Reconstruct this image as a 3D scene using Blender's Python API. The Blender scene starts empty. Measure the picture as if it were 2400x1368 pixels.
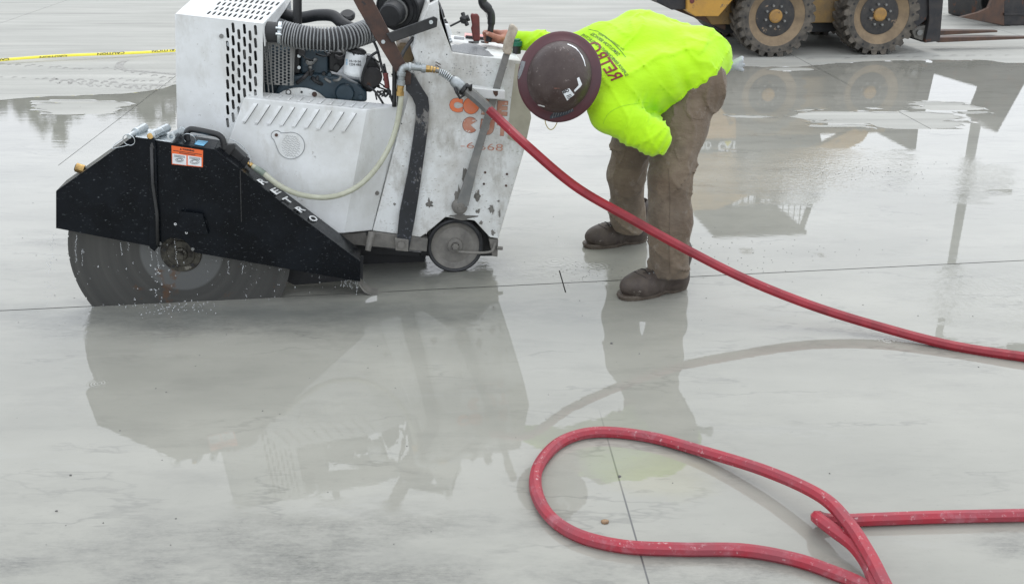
import bpy, bmesh, math, random
import numpy as np
from mathutils import Vector, Matrix, noise as mnoise
from mathutils.bvhtree import BVHTree
from mathutils.geometry import tessellate_polygon
random.seed(7)
R = math.radians
sc = bpy.context.scene
COL = sc.collection

# ------------------------------------------------------------------ camera
CAM_H, PITCH, FPX = 1.744, R(22.4), 2400.0        # metres, radians, focal length in pixels of a 2400 px wide picture
cam_d = bpy.data.cameras.new('camera'); cam = bpy.data.objects.new('camera', cam_d); COL.objects.link(cam)
cam.location = (0, 0, CAM_H); cam.rotation_euler = (R(90) - PITCH, 0, 0)
cam_d.sensor_width = 36; cam_d.lens = 36.0; cam_d.clip_end = 5000; cam_d.clip_start = 0.05
sc.camera = cam

# ------------------------------------------------------------------ sky, sun, exposure: bright overcast
SUN_EL, SUN_AZ = 58, 20
w = bpy.data.worlds.new('World'); sc.world = w; w.use_nodes = True
nt = w.node_tree; nt.nodes.clear()
o_ = nt.nodes.new('ShaderNodeOutputWorld'); bg = nt.nodes.new('ShaderNodeBackground')
sky = nt.nodes.new('ShaderNodeTexSky'); sky.sky_type = 'NISHITA'; sky.sun_disc = False
sky.sun_elevation = R(SUN_EL); sky.sun_rotation = R(SUN_AZ); sky.dust_density = 4; sky.air_density = 1.2
hs = nt.nodes.new('ShaderNodeHueSaturation'); hs.inputs['Saturation'].default_value = .25
mx = nt.nodes.new('ShaderNodeMix'); mx.data_type = 'RGBA'; mx.inputs[0].default_value = .78
tc = nt.nodes.new('ShaderNodeTexCoord'); mp = nt.nodes.new('ShaderNodeMapping'); mp.inputs['Scale'].default_value = (1, 1, 2.2)
cn = nt.nodes.new('ShaderNodeTexNoise'); cn.inputs['Scale'].default_value = 1.6; cn.inputs['Detail'].default_value = 5
cr = nt.nodes.new('ShaderNodeValToRGB')
cr.color_ramp.elements[0].position = .3; cr.color_ramp.elements[0].color = (12.6, 13.5, 14.8, 1)
cr.color_ramp.elements[1].position = .7; cr.color_ramp.elements[1].color = (15.6, 16.2, 17.3, 1)
nt.links.new(tc.outputs['Generated'], mp.inputs[0]); nt.links.new(mp.outputs[0], cn.inputs['Vector'])
nt.links.new(cn.outputs[0], cr.inputs[0])
nt.links.new(sky.outputs[0], hs.inputs['Color']); nt.links.new(hs.outputs[0], mx.inputs[6]); nt.links.new(cr.outputs[0], mx.inputs[7])
nt.links.new(mx.outputs[2], bg.inputs[0]); bg.inputs[1].default_value = .121
nt.links.new(bg.outputs[0], o_.inputs[0])
sl = bpy.data.lights.new('sun', 'SUN'); sl.energy = .55; sl.angle = R(24); sl.color = (1, .97, .92)
sun = bpy.data.objects.new('sun', sl); COL.objects.link(sun)
el, az = R(SUN_EL), R(SUN_AZ)
sd = Vector((math.sin(az) * math.cos(el), math.cos(az) * math.cos(el), math.sin(el)))
sun.rotation_euler = sd.to_track_quat('Z', 'Y').to_euler(); sun.location = (0, 0, 10)
sc.view_settings.view_transform = 'Standard'; sc.view_settings.look = 'None'
sc.view_settings.exposure = 0; sc.view_settings.gamma = 1; sc.view_settings.use_curve_mapping = False

# ------------------------------------------------------------------ measuring: a place seen in the photograph -> metres
FW = Vector((0, math.cos(PITCH), -math.sin(PITCH))); UP = Vector((0, math.sin(PITCH), math.cos(PITCH))); C0 = Vector((0, 0, CAM_H))
def ray(px, py): return (FW + Vector(((px - 1200) / FPX, 0, 0)) - UP * ((py - 684) / FPX)).normalized()
def G(px, py, z=0.0):
    d = ray(px, py); return C0 + d * ((z - CAM_H) / d.z)
def PY(px, py, Y):
    d = ray(px, py); return C0 + d * (Y / d.y)
class Frame:
    def __init__(s, a, b):                       # origin a on the ground, u axis towards b
        s.o = Vector((a.x, a.y, 0)); t = (b - a); s.yaw = math.atan2(t.y, t.x)
        s.u = Vector((math.cos(s.yaw), math.sin(s.yaw), 0)); s.w = Vector((-math.sin(s.yaw), math.cos(s.yaw), 0))
    def L(s, px, py, w):                         # point on the upright plane w metres behind the frame's line
        d = ray(px, py); k = (w - (C0 - s.o).dot(s.w)) / d.dot(s.w); p = C0 + d * k - s.o
        return Vector((p.dot(s.u), w, p.z))
    def loc(s, P): q = P - s.o; return Vector((q.dot(s.u), q.dot(s.w), q.z))
    def world(s, p): return s.o + s.u * p[0] + s.w * p[1] + Vector((0, 0, p[2]))

# ------------------------------------------------------------------ materials
def new_mat(name):
    m = bpy.data.materials.new(name); m.use_nodes = True; n = m.node_tree.nodes; n.clear()
    out = n.new('ShaderNodeOutputMaterial'); b = n.new('ShaderNodeBsdfPrincipled'); m.node_tree.links.new(b.outputs[0], out.inputs[0])
    return m, n, m.node_tree.links, b
def c4(c): return (c[0], c[1], c[2], 1)
def tex(n, l, scale, detail=4, rough=.6, stretch=(1, 1, 1), typ='N', rot=0, off=(0, 0, 0)):
    t = n.new('ShaderNodeTexCoord'); mp = n.new('ShaderNodeMapping'); mp.inputs['Scale'].default_value = stretch
    mp.inputs['Rotation'].default_value = (0, 0, rot); mp.inputs['Location'].default_value = off
    l.new(t.outputs['Object'], mp.inputs[0])
    x = n.new('ShaderNodeTexNoise' if typ == 'N' else 'ShaderNodeTexVoronoi'); x.inputs['Scale'].default_value = scale
    if typ == 'N': x.inputs['Detail'].default_value = detail; x.inputs['Roughness'].default_value = rough
    l.new(mp.outputs[0], x.inputs['Vector']); return x.outputs[0]
def ramp(n, l, f, lo, hi, a=0, b=1):
    r = n.new('ShaderNodeMapRange'); r.inputs[1].default_value = lo; r.inputs[2].default_value = hi
    r.inputs[3].default_value = a; r.inputs[4].default_value = b; l.new(f, r.inputs[0]); return r.outputs[0]
def mixc(n, l, f, a, b):
    m = n.new('ShaderNodeMix'); m.data_type = 'RGBA'
    if hasattr(f, 'is_output'): l.new(f, m.inputs[0])
    else: m.inputs[0].default_value = f
    for k, v in ((6, a), (7, b)):
        if hasattr(v, 'is_output'): l.new(v, m.inputs[k])
        else: m.inputs[k].default_value = c4(v)
    return m.outputs[2]
def math_(n, l, op, a, b=None):
    m = n.new('ShaderNodeMath'); m.operation = op
    for k, v in ((0, a), (1, b)):
        if v is None: continue
        if hasattr(v, 'is_output'): l.new(v, m.inputs[k])
        else: m.inputs[k].default_value = v
    return m.outputs[0]
def bump(n, l, b, h, strength, dist=.01, prev=None):
    x = n.new('ShaderNodeBump'); x.inputs['Strength'].default_value = strength; x.inputs['Distance'].default_value = dist
    l.new(h, x.inputs['Height'])
    if prev: l.new(prev, x.inputs['Normal'])
    l.new(x.outputs[0], b.inputs['Normal']); return x.outputs[0]
MATS = {}
def pm(name, c1, c2=None, scale=6, lo=.4, hi=.65, rough=.5, rough2=None, metal=0, bmp=0, bscale=60, bdist=.003,
       spots=(), stretch=(1, 1, 1), coat=0):
    """one paint/metal/cloth: base colour, a second tone in soft patches, hard-edged chips or splashes (spots)"""
    m, n, l, b = new_mat(name); col = None
    f = tex(n, l, scale, 6, .65, stretch); fr = ramp(n, l, f, lo, hi)
    col = mixc(n, l, fr, c1, c2 or tuple(x * .8 for x in c1))
    r = ramp(n, l, fr, 0, 1, rough, rough if rough2 is None else rough2)
    for (sc_, s, th, wd, st, ro) in spots:
        g = ramp(n, l, tex(n, l, s, 5, .7, st, off=(s, s * .3, 1.7)), th, th + wd); col = mixc(n, l, g, col, sc_)
        r = math_(n, l, 'ADD', r, math_(n, l, 'MULTIPLY', g, ro))
    l.new(col, b.inputs['Base Color']); l.new(r, b.inputs['Roughness']); b.inputs['Metallic'].default_value = metal
    if coat: b.inputs['Coat Weight'].default_value = coat; b.inputs['Coat Roughness'].default_value = .15
    if bmp: bump(n, l, b, tex(n, l, bscale, 4, .6, stretch), bmp, bdist)
    MATS[name] = m; return m
I3 = (1, 1, 1)
white = pm('worn_white_paint', (.74, .76, .76), (.56, .565, .54), 3.2, .42, .72, .42, .6, bmp=.12, bscale=45,
           spots=[((.30, .29, .26), 9, .66, .06, (1, 1, 1.6), .2), ((.16, .15, .14), 26, .77, .03, I3, .2), ((.55, .55, .52), 11, .54, .2, (1, 1, .4), .1), ((.38, .37, .34), 90, .66, .05, I3, .1)])
white_m = pm('muddy_white_paint', (.72, .74, .73), (.47, .46, .42), 3.4, .42, .66, .5, .7, bmp=.18, bscale=50,
           spots=[((.40, .39, .355), 12, .50, .22, (1, 1, .45), .1), ((.33, .315, .28), 7, .66, .10, (1, 1, .6), .2), ((.14, .13, .12), 70, .69, .03, I3, .1), ((.36, .35, .31), 60, .60, .08, (1, 1, 2), .1)])
black_p = pm('wet_black_paint', (.0025, .0035, .005), (.006, .008, .011), 5, rough=.18, rough2=.40, bmp=.12, bscale=70,
           spots=[((.085, .095, .10), 150, .62, .06, (.5, 1, 1), .15)])
black_p.node_tree.nodes['Principled BSDF'].inputs['Specular IOR Level'].default_value = .16
black_s = pm('satin_black_steel', (.010, .011, .012), (.03, .03, .03), 8, rough=.32, rough2=.5, bmp=.1)
rubber = pm('black_rubber', (.013, .014, .016), (.035, .036, .037), 12, rough=.45, rough2=.7, bmp=.15)
dark_in = pm('oily_dark_metal', (.008, .009, .010), (.02, .02, .02), 9, rough=.4, rough2=.7)
blue_e = pm('blue_grey_engine_paint', (.014, .032, .046), (.035, .06, .078), 7, rough=.35, rough2=.6, bmp=.2, bscale=30,
           spots=[((.11, .10, .08), 20, .68, .05, I3, .2)])
rust = pm('rusty_brown_steel', (.075, .035, .022), (.03, .022, .02), 9, rough=.55, rough2=.7, bmp=.3, bscale=80,
           spots=[((.018, .017, .018), 5, .56, .03, I3, 0), ((.16, .07, .035), 30, .68, .06, I3, .1)])
zinc = pm('zinc_plated_steel', (.62, .66, .68), (.45, .49, .50), 18, rough=.22, rough2=.38, metal=.9, bmp=.08)
galv = pm('galvanised_pipe', (.42, .45, .46), (.27, .29, .29), 22, rough=.38, rough2=.55, metal=.7, bmp=.2)
brass = pm('brass', (.50, .33, .12), (.28, .18, .08), 25, rough=.3, rough2=.5, metal=.85)
grimy = pm('slurry_coated_steel', (.20, .19, .17), (.115, .11, .10), 10, rough=.6, rough2=.75, bmp=.4, bscale=60,
           spots=[((.02, .021, .022), 8, .63, .04, I3, -.3)])
lever_m = pm('dull_grey_bar', (.16, .165, .16), (.24, .235, .22), 12, rough=.45, rough2=.6, metal=.2, bmp=.2)
tan = pm('dirty_tan_grip', (.46, .41, .33), (.30, .26, .21), 20, rough=.7, bmp=.6, bscale=40, bdist=.006)
maroon = pm('faded_maroon_grip', (.17, .035, .03), (.10, .03, .028), 20, rough=.6, bmp=.4, bscale=50)
clearhose = pm('cloudy_tan_hose', (.46, .47, .37), (.36, .36, .27), 14, rough=.3, rough2=.45)
clearhose.node_tree.nodes['Principled BSDF'].inputs['Subsurface Weight'].default_value = .15
clearhose.node_tree.nodes['Principled BSDF'].inputs['Subsurface Radius'].default_value = (.02, .02, .015)
greyrib = pm('grey_hose_rib', (.30, .31, .31), (.17, .175, .18), 14, rough=.5)
blade_m, n, l, b = new_mat('wet_saw_blade_steel')
t_ = n.new('ShaderNodeTexCoord'); ln = n.new('ShaderNodeVectorMath'); ln.operation = 'LENGTH'; l.new(t_.outputs['Object'], ln.inputs[0])
cx = n.new('ShaderNodeCombineXYZ'); l.new(ln.outputs['Value'], cx.inputs[0])
rn = n.new('ShaderNodeTexNoise'); rn.inputs['Scale'].default_value = 26; rn.inputs['Detail'].default_value = 5; l.new(cx.outputs[0], rn.inputs['Vector'])
col = mixc(n, l, ramp(n, l, rn.outputs[0], .30, .75), (.055, .055, .052), (.085, .084, .078))
inner = ramp(n, l, ln.outputs['Value'], .165, .175, 1, 0); col = mixc(n, l, inner, col, (.125, .128, .125))
rs = ramp(n, l, tex(n, l, 4.5, 5, .7), .60, .66); col = mixc(n, l, math_(n, l, 'MULTIPLY', rs, .6), col, (.13, .06, .025))
l.new(col, b.inputs['Base Color']); b.inputs['Metallic'].default_value = .35; b.inputs['Roughness'].default_value = .42
bump(n, l, b, rn.outputs[0], .04, .0008)
hub_m = pm('corroded_flange', (.075, .07, .055), (.02, .018, .016), 30, rough=.45, rough2=.7, metal=.4, bmp=.5, bscale=60,
           spots=[((.20, .19, .16), 24, .62, .05, I3, .1)])
orange = pm('orange_vinyl', (.78, .17, .04), (.68, .22, .12), 16, rough=.5, spots=[((.66, .64, .6), 34, .68, .03, I3, 0)])
orange_f = pm('faded_orange_vinyl', (.50, .20, .13), (.54, .33, .25), 16, rough=.55, spots=[((.62, .6, .56), 30, .60, .04, I3, 0)])
warn = pm('warning_orange', (.80, .14, .03), (.72, .13, .035), 10, rough=.4)
ink = pm('black_ink', (.02, .02, .02), rough=.5)
ink_f = pm('brown_outline_ink', (.16, .06, .04), rough=.5)
paintw = pm('white_marker', (.82, .83, .83), (.70, .72, .72), 30, rough=.5)
stickw = pm('white_sticker', (.74, .77, .78), (.62, .65, .66), 14, rough=.4)
stickb = pm('blue_sticker', (.10, .38, .62), (.20, .52, .74), 50, rough=.35)
stickg = pm('worn_grey_label', (.14, .15, .155), (.23, .235, .24), 60, rough=.5, stretch=(3, 1, 1))
pink = pm('faded_red_label', (.70, .20, .18), (.72, .42, .38), 40, rough=.5)
beige = pm('beige_tape', (.44, .425, .34), (.36, .34, .27), 10, rough=.6, spots=[((.2, .19, .15), 22, .7, .05, I3, 0)])
green = pm('green_plastic', (.01, .14, .08), (.008, .09, .06), 12, rough=.35)
tank = pm('amber_tank_plastic', (.24, .17, .09), (.16, .11, .06), 9, rough=.45)
redhose = pm('red_rubber_hose', (.30, .014, .026), (.19, .012, .02), 8, rough=.42, rough2=.55, bmp=.2, bscale=80,
             spots=[((.50, .30, .28), 38, .655, .10, I3, .15)])
dusty_hose = pm('dusty_red_hose', (.33, .018, .034), (.26, .045, .06), 9, .38, .62, .5, .65, bmp=.25, bscale=80,
             spots=[((.52, .36, .36), 55, .60, .12, I3, .15), ((.33, .10, .12), 12, .55, .15, I3, .1)])
shirt_m, n, l, b = new_mat('hi_vis_yellow_fabric')
col = mixc(n, l, ramp(n, l, tex(n, l, 4, 5), .4, .7), (.42, .76, .0), (.37, .68, .0))
col = mixc(n, l, ramp(n, l, tex(n, l, 11, 5, .7), .66, .8), col, (.34, .56, .02))
l.new(col, b.inputs['Base Color']); b.inputs['Roughness'].default_value = .85
b.inputs['Sheen Weight'].default_value = .15
bump(n, l, b, tex(n, l, 7, 4, .55, (1, 1, 1.8), rot=.6), .38, .03, bump(n, l, b, tex(n, l, 420, 2), .15, .001))
pants_m, n, l, b = new_mat('dusty_brown_canvas')
col = mixc(n, l, ramp(n, l, tex(n, l, 5, 5), .35, .68), (.115, .081, .052), (.19, .148, .103))
col = mixc(n, l, ramp(n, l, tex(n, l, 13, 5, .7, off=(4, 2, 1)), .60, .82), col, (.30, .27, .23))
col = mixc(n, l, ramp(n, l, tex(n, l, 60, 4, .7), .70, .76), col, (.42, .40, .37))
col = mixc(n, l, ramp(n, l, tex(n, l, 3.2, 4, .6, off=(8, 1, 5)), .50, .64, 0, .45), col, (.055, .045, .036))
l.new(col, b.inputs['Base Color']); b.inputs['Roughness'].default_value = .85; b.inputs['Sheen Weight'].default_value = .1
bump(n, l, b, tex(n, l, 9, 5, .6, (1, 1, 2)), .65, .03, bump(n, l, b, tex(n, l, 300, 2), .25, .001))
seam_m = pm('brown_thread_seam', (.07, .052, .038), (.10, .08, .06), 30, rough=.85)
boot_m = pm('muddy_leather', (.035, .024, .019), (.085, .068, .055), 14, .36, .68, .45, .8, bmp=.5, bscale=45,
            spots=[((.22, .20, .17), 34, .62, .08, I3, .2)])
sole_m = pm('boot_sole_rubber', (.065, .048, .036), (.11, .09, .07), 30, rough=.6, bmp=.4)
skin_m = pm('skin', (.42, .185, .12), (.34, .14, .09), 14, rough=.5, bmp=.15, bscale=120, bdist=.001)
skin_m.node_tree.nodes['Principled BSDF'].inputs['Subsurface Weight'].default_value = .12
skin_m.node_tree.nodes['Principled BSDF'].inputs['Subsurface Radius'].default_value = (.012, .004, .002)
hat_m = pm('scuffed_brown_fibre', (.034, .018, .015), (.075, .055, .048), 7, .4, .7, .5, .68, bmp=.4, bscale=90, bdist=.003, coat=.04,
           spots=[((.17, .14, .13), 60, .62, .06, (1, .3, 1), .1), ((.16, .07, .05), 36, .66, .03, (.3, 1, 1), .1), ((.11, .09, .085), 10, .55, .2, I3, .1)])
brim_m = pm('maroon_fibre_brim', (.075, .017, .022), (.06, .02, .028), 9, rough=.4, rough2=.55, bmp=.2, bscale=90, bdist=.002, coat=.1)
yel = pm('machine_yellow', (.50, .27, .045), (.34, .19, .05), 4, .4, .7, .4, .65, bmp=.15,
         spots=[((.16, .115, .075), 9, .60, .08, I3, .2), ((.035, .03, .027), 28, .70, .03, I3, .1)])
yel_d = pm('dirty_machine_yellow', (.30, .19, .07), (.17, .125, .075), 5, rough=.6, bmp=.2, spots=[((.05, .045, .04), 18, .64, .04, I3, .1)])
tyre_m = pm('dusty_tyre_rubber', (.055, .050, .043), (.15, .13, .105), 8, rough=.75, rough2=.9, bmp=.5, bscale=50)
rim_m = pm('dusty_tan_rim', (.25, .18, .105), (.17, .125, .08), 7, rough=.6, rough2=.8, bmp=.2, spots=[((.03, .028, .026), 22, .69, .03, I3, 0)])
rimd_m = pm('chipped_black_rim_disc', (.022, .022, .023), (.05, .045, .04), 12, rough=.5, bmp=.3, bscale=90, spots=[((.26, .19, .13), 9, .61, .02, I3, .2)])
oldst = pm('scratched_dark_steel', (.022, .023, .026), (.055, .05, .048), 8, rough=.4, rough2=.65, metal=.3, bmp=.3,
           spots=[((.10, .045, .028), 7, .58, .05, I3, .1), ((.22, .21, .2), 50, .70, .04, (1, 1, 3), 0)])
forkm = pm('rusty_fork_steel', (.11, .062, .042), (.065, .045, .038), 9, rough=.5, metal=.3, bmp=.3)
capey = pm('caution_yellow', (.85, .74, .06), (.78, .68, .06), 12, rough=.4)
glass_d = pm('dark_glass', (.01, .012, .014), rough=.06)
glove_m = pm('grey_glove_fabric', (.42, .44, .46), (.28, .30, .32), 20, rough=.8, bmp=.3)
stone_m = pm('grey_stone', (.07, .07, .07), (.14, .135, .125), 40, rough=.6, bmp=.5)
stone_b = pm('brown_stone', (.30, .19, .10), (.18, .11, .06), 60, rough=.5, bmp=.5)
leaf_m = pm('far_foliage', (.045, .06, .035), (.08, .095, .06), .4, rough=.8)
drop_m, n, l, b = new_mat('water_drop')
b.inputs['Base Color'].default_value = (.85, .87, .88, 1); b.inputs['Roughness'].default_value = .04; b.inputs['Transmission Weight'].default_value = .8; b.inputs['IOR'].default_value = 1.33

# dry concrete
conc, n, l, b = new_mat('dry_concrete')
YAW_A = 0.13
f1 = ramp(n, l, tex(n, l, 1.3, 6, .65, (.35, 2.6, 1), rot=-YAW_A), .34, .68)
col = mixc(n, l, f1, (.315, .315, .285), (.43, .428, .39))
f2 = ramp(n, l, tex(n, l, 2.2, 6, .7, (.16, 3.4, 1), rot=-.05, off=(3, 1, 0)), .53, .72)
col = mixc(n, l, math_(n, l, 'MULTIPLY', f2, .6), col, (.19, .188, .172))
f3 = ramp(n, l, tex(n, l, 1.0, 5, .7, (.25, 2.2, 1), off=(9, 5, 0)), .58, .70)
col = mixc(n, l, math_(n, l, 'MULTIPLY', f3, .5), col, (.50, .475, .40))
col = mixc(n, l, ramp(n, l, tex(n, l, 70, 4, .7), .3, .8, 0, .22), col, (.30, .295, .28))
l.new(col, b.inputs['Base Color']); b.inputs['Roughness'].default_value = .8
bump(n, l, b, tex(n, l, 6, 5, .7, (1, 22, 1)), .25, .004)
cut_m = pm('saw_cut_wall', (.06, .06, .057), (.035, .035, .034), 20, rough=.8)

# cement slurry: milky, nearly still water over brushed concrete
JOINTS = []
for dk in (0,): a_, b_ = G(1310, 632), G(1520, 1368); JOINTS.append((a_.x + dk, a_.y - .13 * dk * 0, b_.x + dk, b_.y))
slur, n, l, b = new_mat('grey_cement_slurry')
tc_ = n.new('ShaderNodeTexCoord'); sep = n.new('ShaderNodeSeparateXYZ'); l.new(tc_.outputs['Object'], sep.inputs[0])
X, Y = sep.outputs[0], sep.outputs[1]
big = tex(n, l, .9, 5, .6, (.8, 1.5, 1)); fine = tex(n, l, 3.2, 6, .7, (.7, 2.2, 1), off=(5, 2, 0))
col = mixc(n, l, ramp(n, l, big, .36, .66), (.268, .266, .232), (.335, .330, .288))
col = mixc(n, l, ramp(n, l, fine, .50, .75, 0, .42), col, (.195, .194, .172))
col = mixc(n, l, ramp(n, l, tex(n, l, 1.6, 6, .72, (.6, 2.6, 1), off=(11, 3, 0)), .60, .70, 0, .25), col, (.34, .34, .315))
def spot(cx_, cy_, rx, ry, soft=.6, ns=3.4, na=.95):
    dx = math_(n, l, 'DIVIDE', math_(n, l, 'SUBTRACT', X, cx_), rx); dy = math_(n, l, 'DIVIDE', math_(n, l, 'SUBTRACT', Y, cy_), ry)
    d = math_(n, l, 'SQRT', math_(n, l, 'ADD', math_(n, l, 'MULTIPLY', dx, dx), math_(n, l, 'MULTIPLY', dy, dy)))
    d = math_(n, l, 'ADD', d, math_(n, l, 'MULTIPLY', math_(n, l, 'SUBTRACT', tex(n, l, ns, 6, .7, (1, 2, 1), off=(cx_, cy_, 3)), .5), na * 2))
    return ramp(n, l, d, 1 - soft, 1 + soft * .4, 1, 0)
# film so thin that the brushed slab shows: foreground and the two corners
thin = math_(n, l, 'MAXIMUM', spot(G(560, 1330).x, G(560, 1330).y, .75, .26), spot(G(2420, 1290).x, G(2420, 1290).y, .16, .12))
thin = math_(n, l, 'MAXIMUM', thin, math_(n, l, 'MULTIPLY', spot(G(1010, 1230).x, G(1010, 1230).y, .34, .10), .7))
thin = math_(n, l, 'MAXIMUM', thin, math_(n, l, 'MULTIPLY', spot(G(160, 560).x, G(160, 560).y, .5, .16), .6))
thin = math_(n, l, 'MAXIMUM', thin, spot(G(60, 1345).x, G(60, 1345).y, .5, .10))
thin = math_(n, l, 'MAXIMUM', thin, spot(G(1640, 1345).x, G(1640, 1345).y, .40, .10))
thin = math_(n, l, 'MAXIMUM', thin, math_(n, l, 'MULTIPLY', spot(G(500, 760).x, G(500, 760).y, .75, .16), .8))
brush = math_(n, l, 'MULTIPLY', math_(n, l, 'ADD', tex(n, l, 9, 5, .8, (.9, 46, 1), rot=-.02), tex(n, l, 38, 4, .8, (1, 2, 1))), .5)
thin = math_(n, l, 'MULTIPLY', thin, ramp(n, l, tex(n, l, 3.6, 6, .68, (.7, 1.7, 1), rot=.25, off=(21, 4, 0)), .40, .60, .12, 1))
thin_t = math_(n, l, 'MULTIPLY', thin, ramp(n, l, brush, .38, .62, .2, 1.0))
col = mixc(n, l, thin_t, col, (.130, .131, .118))
for (qx0, qy0, qx1, qy1) in JOINTS:          # silted joints show through as a thin grey line
    sl__ = (qx1 - qx0) / (qy1 - qy0)
    dj = math_(n, l, 'ABSOLUTE', math_(n, l, 'SUBTRACT', math_(n, l, 'SUBTRACT', X, qx0), math_(n, l, 'MULTIPLY', math_(n, l, 'SUBTRACT', Y, qy0), sl__)))
    col = mixc(n, l, math_(n, l, 'MULTIPLY', ramp(n, l, dj, .0016, .0036, 1, 0), ramp(n, l, math_(n, l, 'ADD', Y, ramp(n, l, fine, .3, .7, -.12, .12)), G(1466, 1178).y - .06, G(1390, 930).y, .85, .0)), col, (.06, .062, .062))
    col = mixc(n, l, math_(n, l, 'MULTIPLY', ramp(n, l, dj, .002, .005, 0, 0), 0.0), col, (.1, .1, .1))
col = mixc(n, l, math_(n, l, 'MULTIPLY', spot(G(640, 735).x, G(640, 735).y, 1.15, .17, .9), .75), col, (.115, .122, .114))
col = mixc(n, l, math_(n, l, 'MULTIPLY', spot(G(930, 640).x, G(930, 640).y, .5, .22, .9), .7), col, (.11, .115, .108))  # shade beneath the saw, mixed into the slurry colour
vein = math_(n, l, 'ABSOLUTE', math_(n, l, 'SUBTRACT', tex(n, l, 1.5, 6, .62, (.45, 1.5, 1), off=(2, 8, 0)), .5))
vm = math_(n, l, 'MULTIPLY', ramp(n, l, vein, 0, .014, .34, 0), ramp(n, l, tex(n, l, 2.0, 3, .5, off=(7, 7, 0)), .48, .60))
col = mixc(n, l, vm, col, (.12, .12, .11))
col = mixc(n, l, ramp(n, l, tex(n, l, 55, 3, .8, (1, 2, 1)), .62, .78, 0, .35), col, (.15, .152, .142))
oil = spot(G(1560, 1120).x, G(1560, 1120).y, .17, .12)
col = mixc(n, l, math_(n, l, 'MULTIPLY', oil, .13), col, (.40, .36, .14))
shore = ramp(n, l, math_(n, l, 'ADD', math_(n, l, 'SUBTRACT', Y, math_(n, l, 'MULTIPLY', X, .16)), ramp(n, l, fine, .3, .7, -.5, .5)), 6.6, 8.4)
col = mixc(n, l, math_(n, l, 'MULTIPLY', shore, .35), col, (.175, .17, .15))
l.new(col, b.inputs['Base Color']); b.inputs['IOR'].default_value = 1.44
rg = math_(n, l, 'ADD', .0, math_(n, l, 'MULTIPLY', thin, .16)); l.new(rg, b.inputs['Roughness'])
h1 = tex(n, l, 16, 3, .5, (.5, 1.6, 1)); h2 = tex(n, l, 90, 2, .5, (.6, 1.4, 1))
bn = bump(n, l, b, h1, .012, .008)
bn = bump(n, l, b, h2, .010, .0015, bn)
chop = math_(n, l, 'MAXIMUM', spot(G(1290, 640).x, G(1290, 640).y, .35, .22, .7), spot(G(930, 620).x, G(930, 620).y, .55, .18, .7))
chop = math_(n, l, 'MAXIMUM', chop, spot(G(1950, 410).x, G(1950, 410).y, .9, .5, .8))
chop = math_(n, l, 'MAXIMUM', chop, spot(G(220, 740).x, G(220, 740).y, .18, .3, .8))
chop = math_(n, l, 'MAXIMUM', chop, spot(G(2350, 690).x, G(2350, 690).y, .4, .3, .8))
vr = n.new('ShaderNodeTexNoise'); vr.inputs['Scale'].default_value = 34; vr.inputs['Detail'].default_value = 3; vr.inputs['Distortion'].default_value = .6
l.new(tc_.outputs['Object'], vr.inputs['Vector'])
bn = bump(n, l, b, math_(n, l, 'MULTIPLY', vr.outputs[0], chop), .28, .008, bn)
far_s = tex(n, l, 5, 4, .6, (.5, 3.5, 1), off=(1, 6, 0))
bn = bump(n, l, b, math_(n, l, 'MULTIPLY', far_s, ramp(n, l, math_(n, l, 'SUBTRACT', Y, math_(n, l, 'MULTIPLY', X, 1.2)), 7.5, 9.5, 0, 1)), .03, .008, bn)
bn = bump(n, l, b, math_(n, l, 'MULTIPLY', brush, thin), .35, .003, bn)
# rings where drops have just landed
hsum = None
for (px, py, rr) in ((232, 900, .045), (1265, 570, .05), (1312, 572, .055), (1300, 615, .12), (1345, 622, .09), (1400, 625, .10), (2080, 800, .07), (1750, 590, .05), (1925, 600, .05)):
    g_ = G(px, py); dx = math_(n, l, 'SUBTRACT', X, g_.x); dy = math_(n, l, 'SUBTRACT', Y, g_.y)
    d = math_(n, l, 'SQRT', math_(n, l, 'ADD', math_(n, l, 'MULTIPLY', dx, dx), math_(n, l, 'MULTIPLY', dy, dy)))
    env = ramp(n, l, d, rr * .15, rr, 1, 0)
    hgt = math_(n, l, 'MULTIPLY', math_(n, l, 'SINE', math_(n, l, 'MULTIPLY', d, 6.283 / (rr * .24))), env)
    hsum = hgt if hsum is None else math_(n, l, 'ADD', hsum, hgt)
bn = bump(n, l, b, hsum, .35, .0012, bn)

# ------------------------------------------------------------------ building helpers
def link(name, me, mat, parent=None, smooth=False, bevel=0, label=None):
    o = bpy.data.objects.new(name, me); COL.objects.link(o)
    if mat: me.materials.append(mat)
    if parent: o.parent = parent
    if smooth: me.polygons.foreach_set('use_smooth', [True] * len(me.polygons))
    if bevel:
        m = o.modifiers.new('bevel', 'BEVEL'); m.width = bevel; m.segments = 2; m.limit_method = 'ANGLE'; m.angle_limit = R(35)
    if label: o['label'] = label
    return o
def mesh(name, vs, fs, mat, parent=None, **k):
    me = bpy.data.meshes.new(name); me.from_pydata([tuple(v) for v in vs], [], fs); me.update()
    bm = bmesh.new(); bm.from_mesh(me); bmesh.ops.recalc_face_normals(bm, faces=bm.faces); bm.to_mesh(me); bm.free()
    return link(name, me, mat, parent, **k)
def empty(name, loc, rz, label, cat, group=None):
    o = bpy.data.objects.new(name, None); COL.objects.link(o); o.location = loc; o.rotation_euler = (0, 0, rz)
    o['label'] = label; o['category'] = cat
    if group: o['group'] = group
    return o
def tag(o, label, cat, group=None):
    o['label'] = label; o['category'] = cat
    if group: o['group'] = group
    return o
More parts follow.
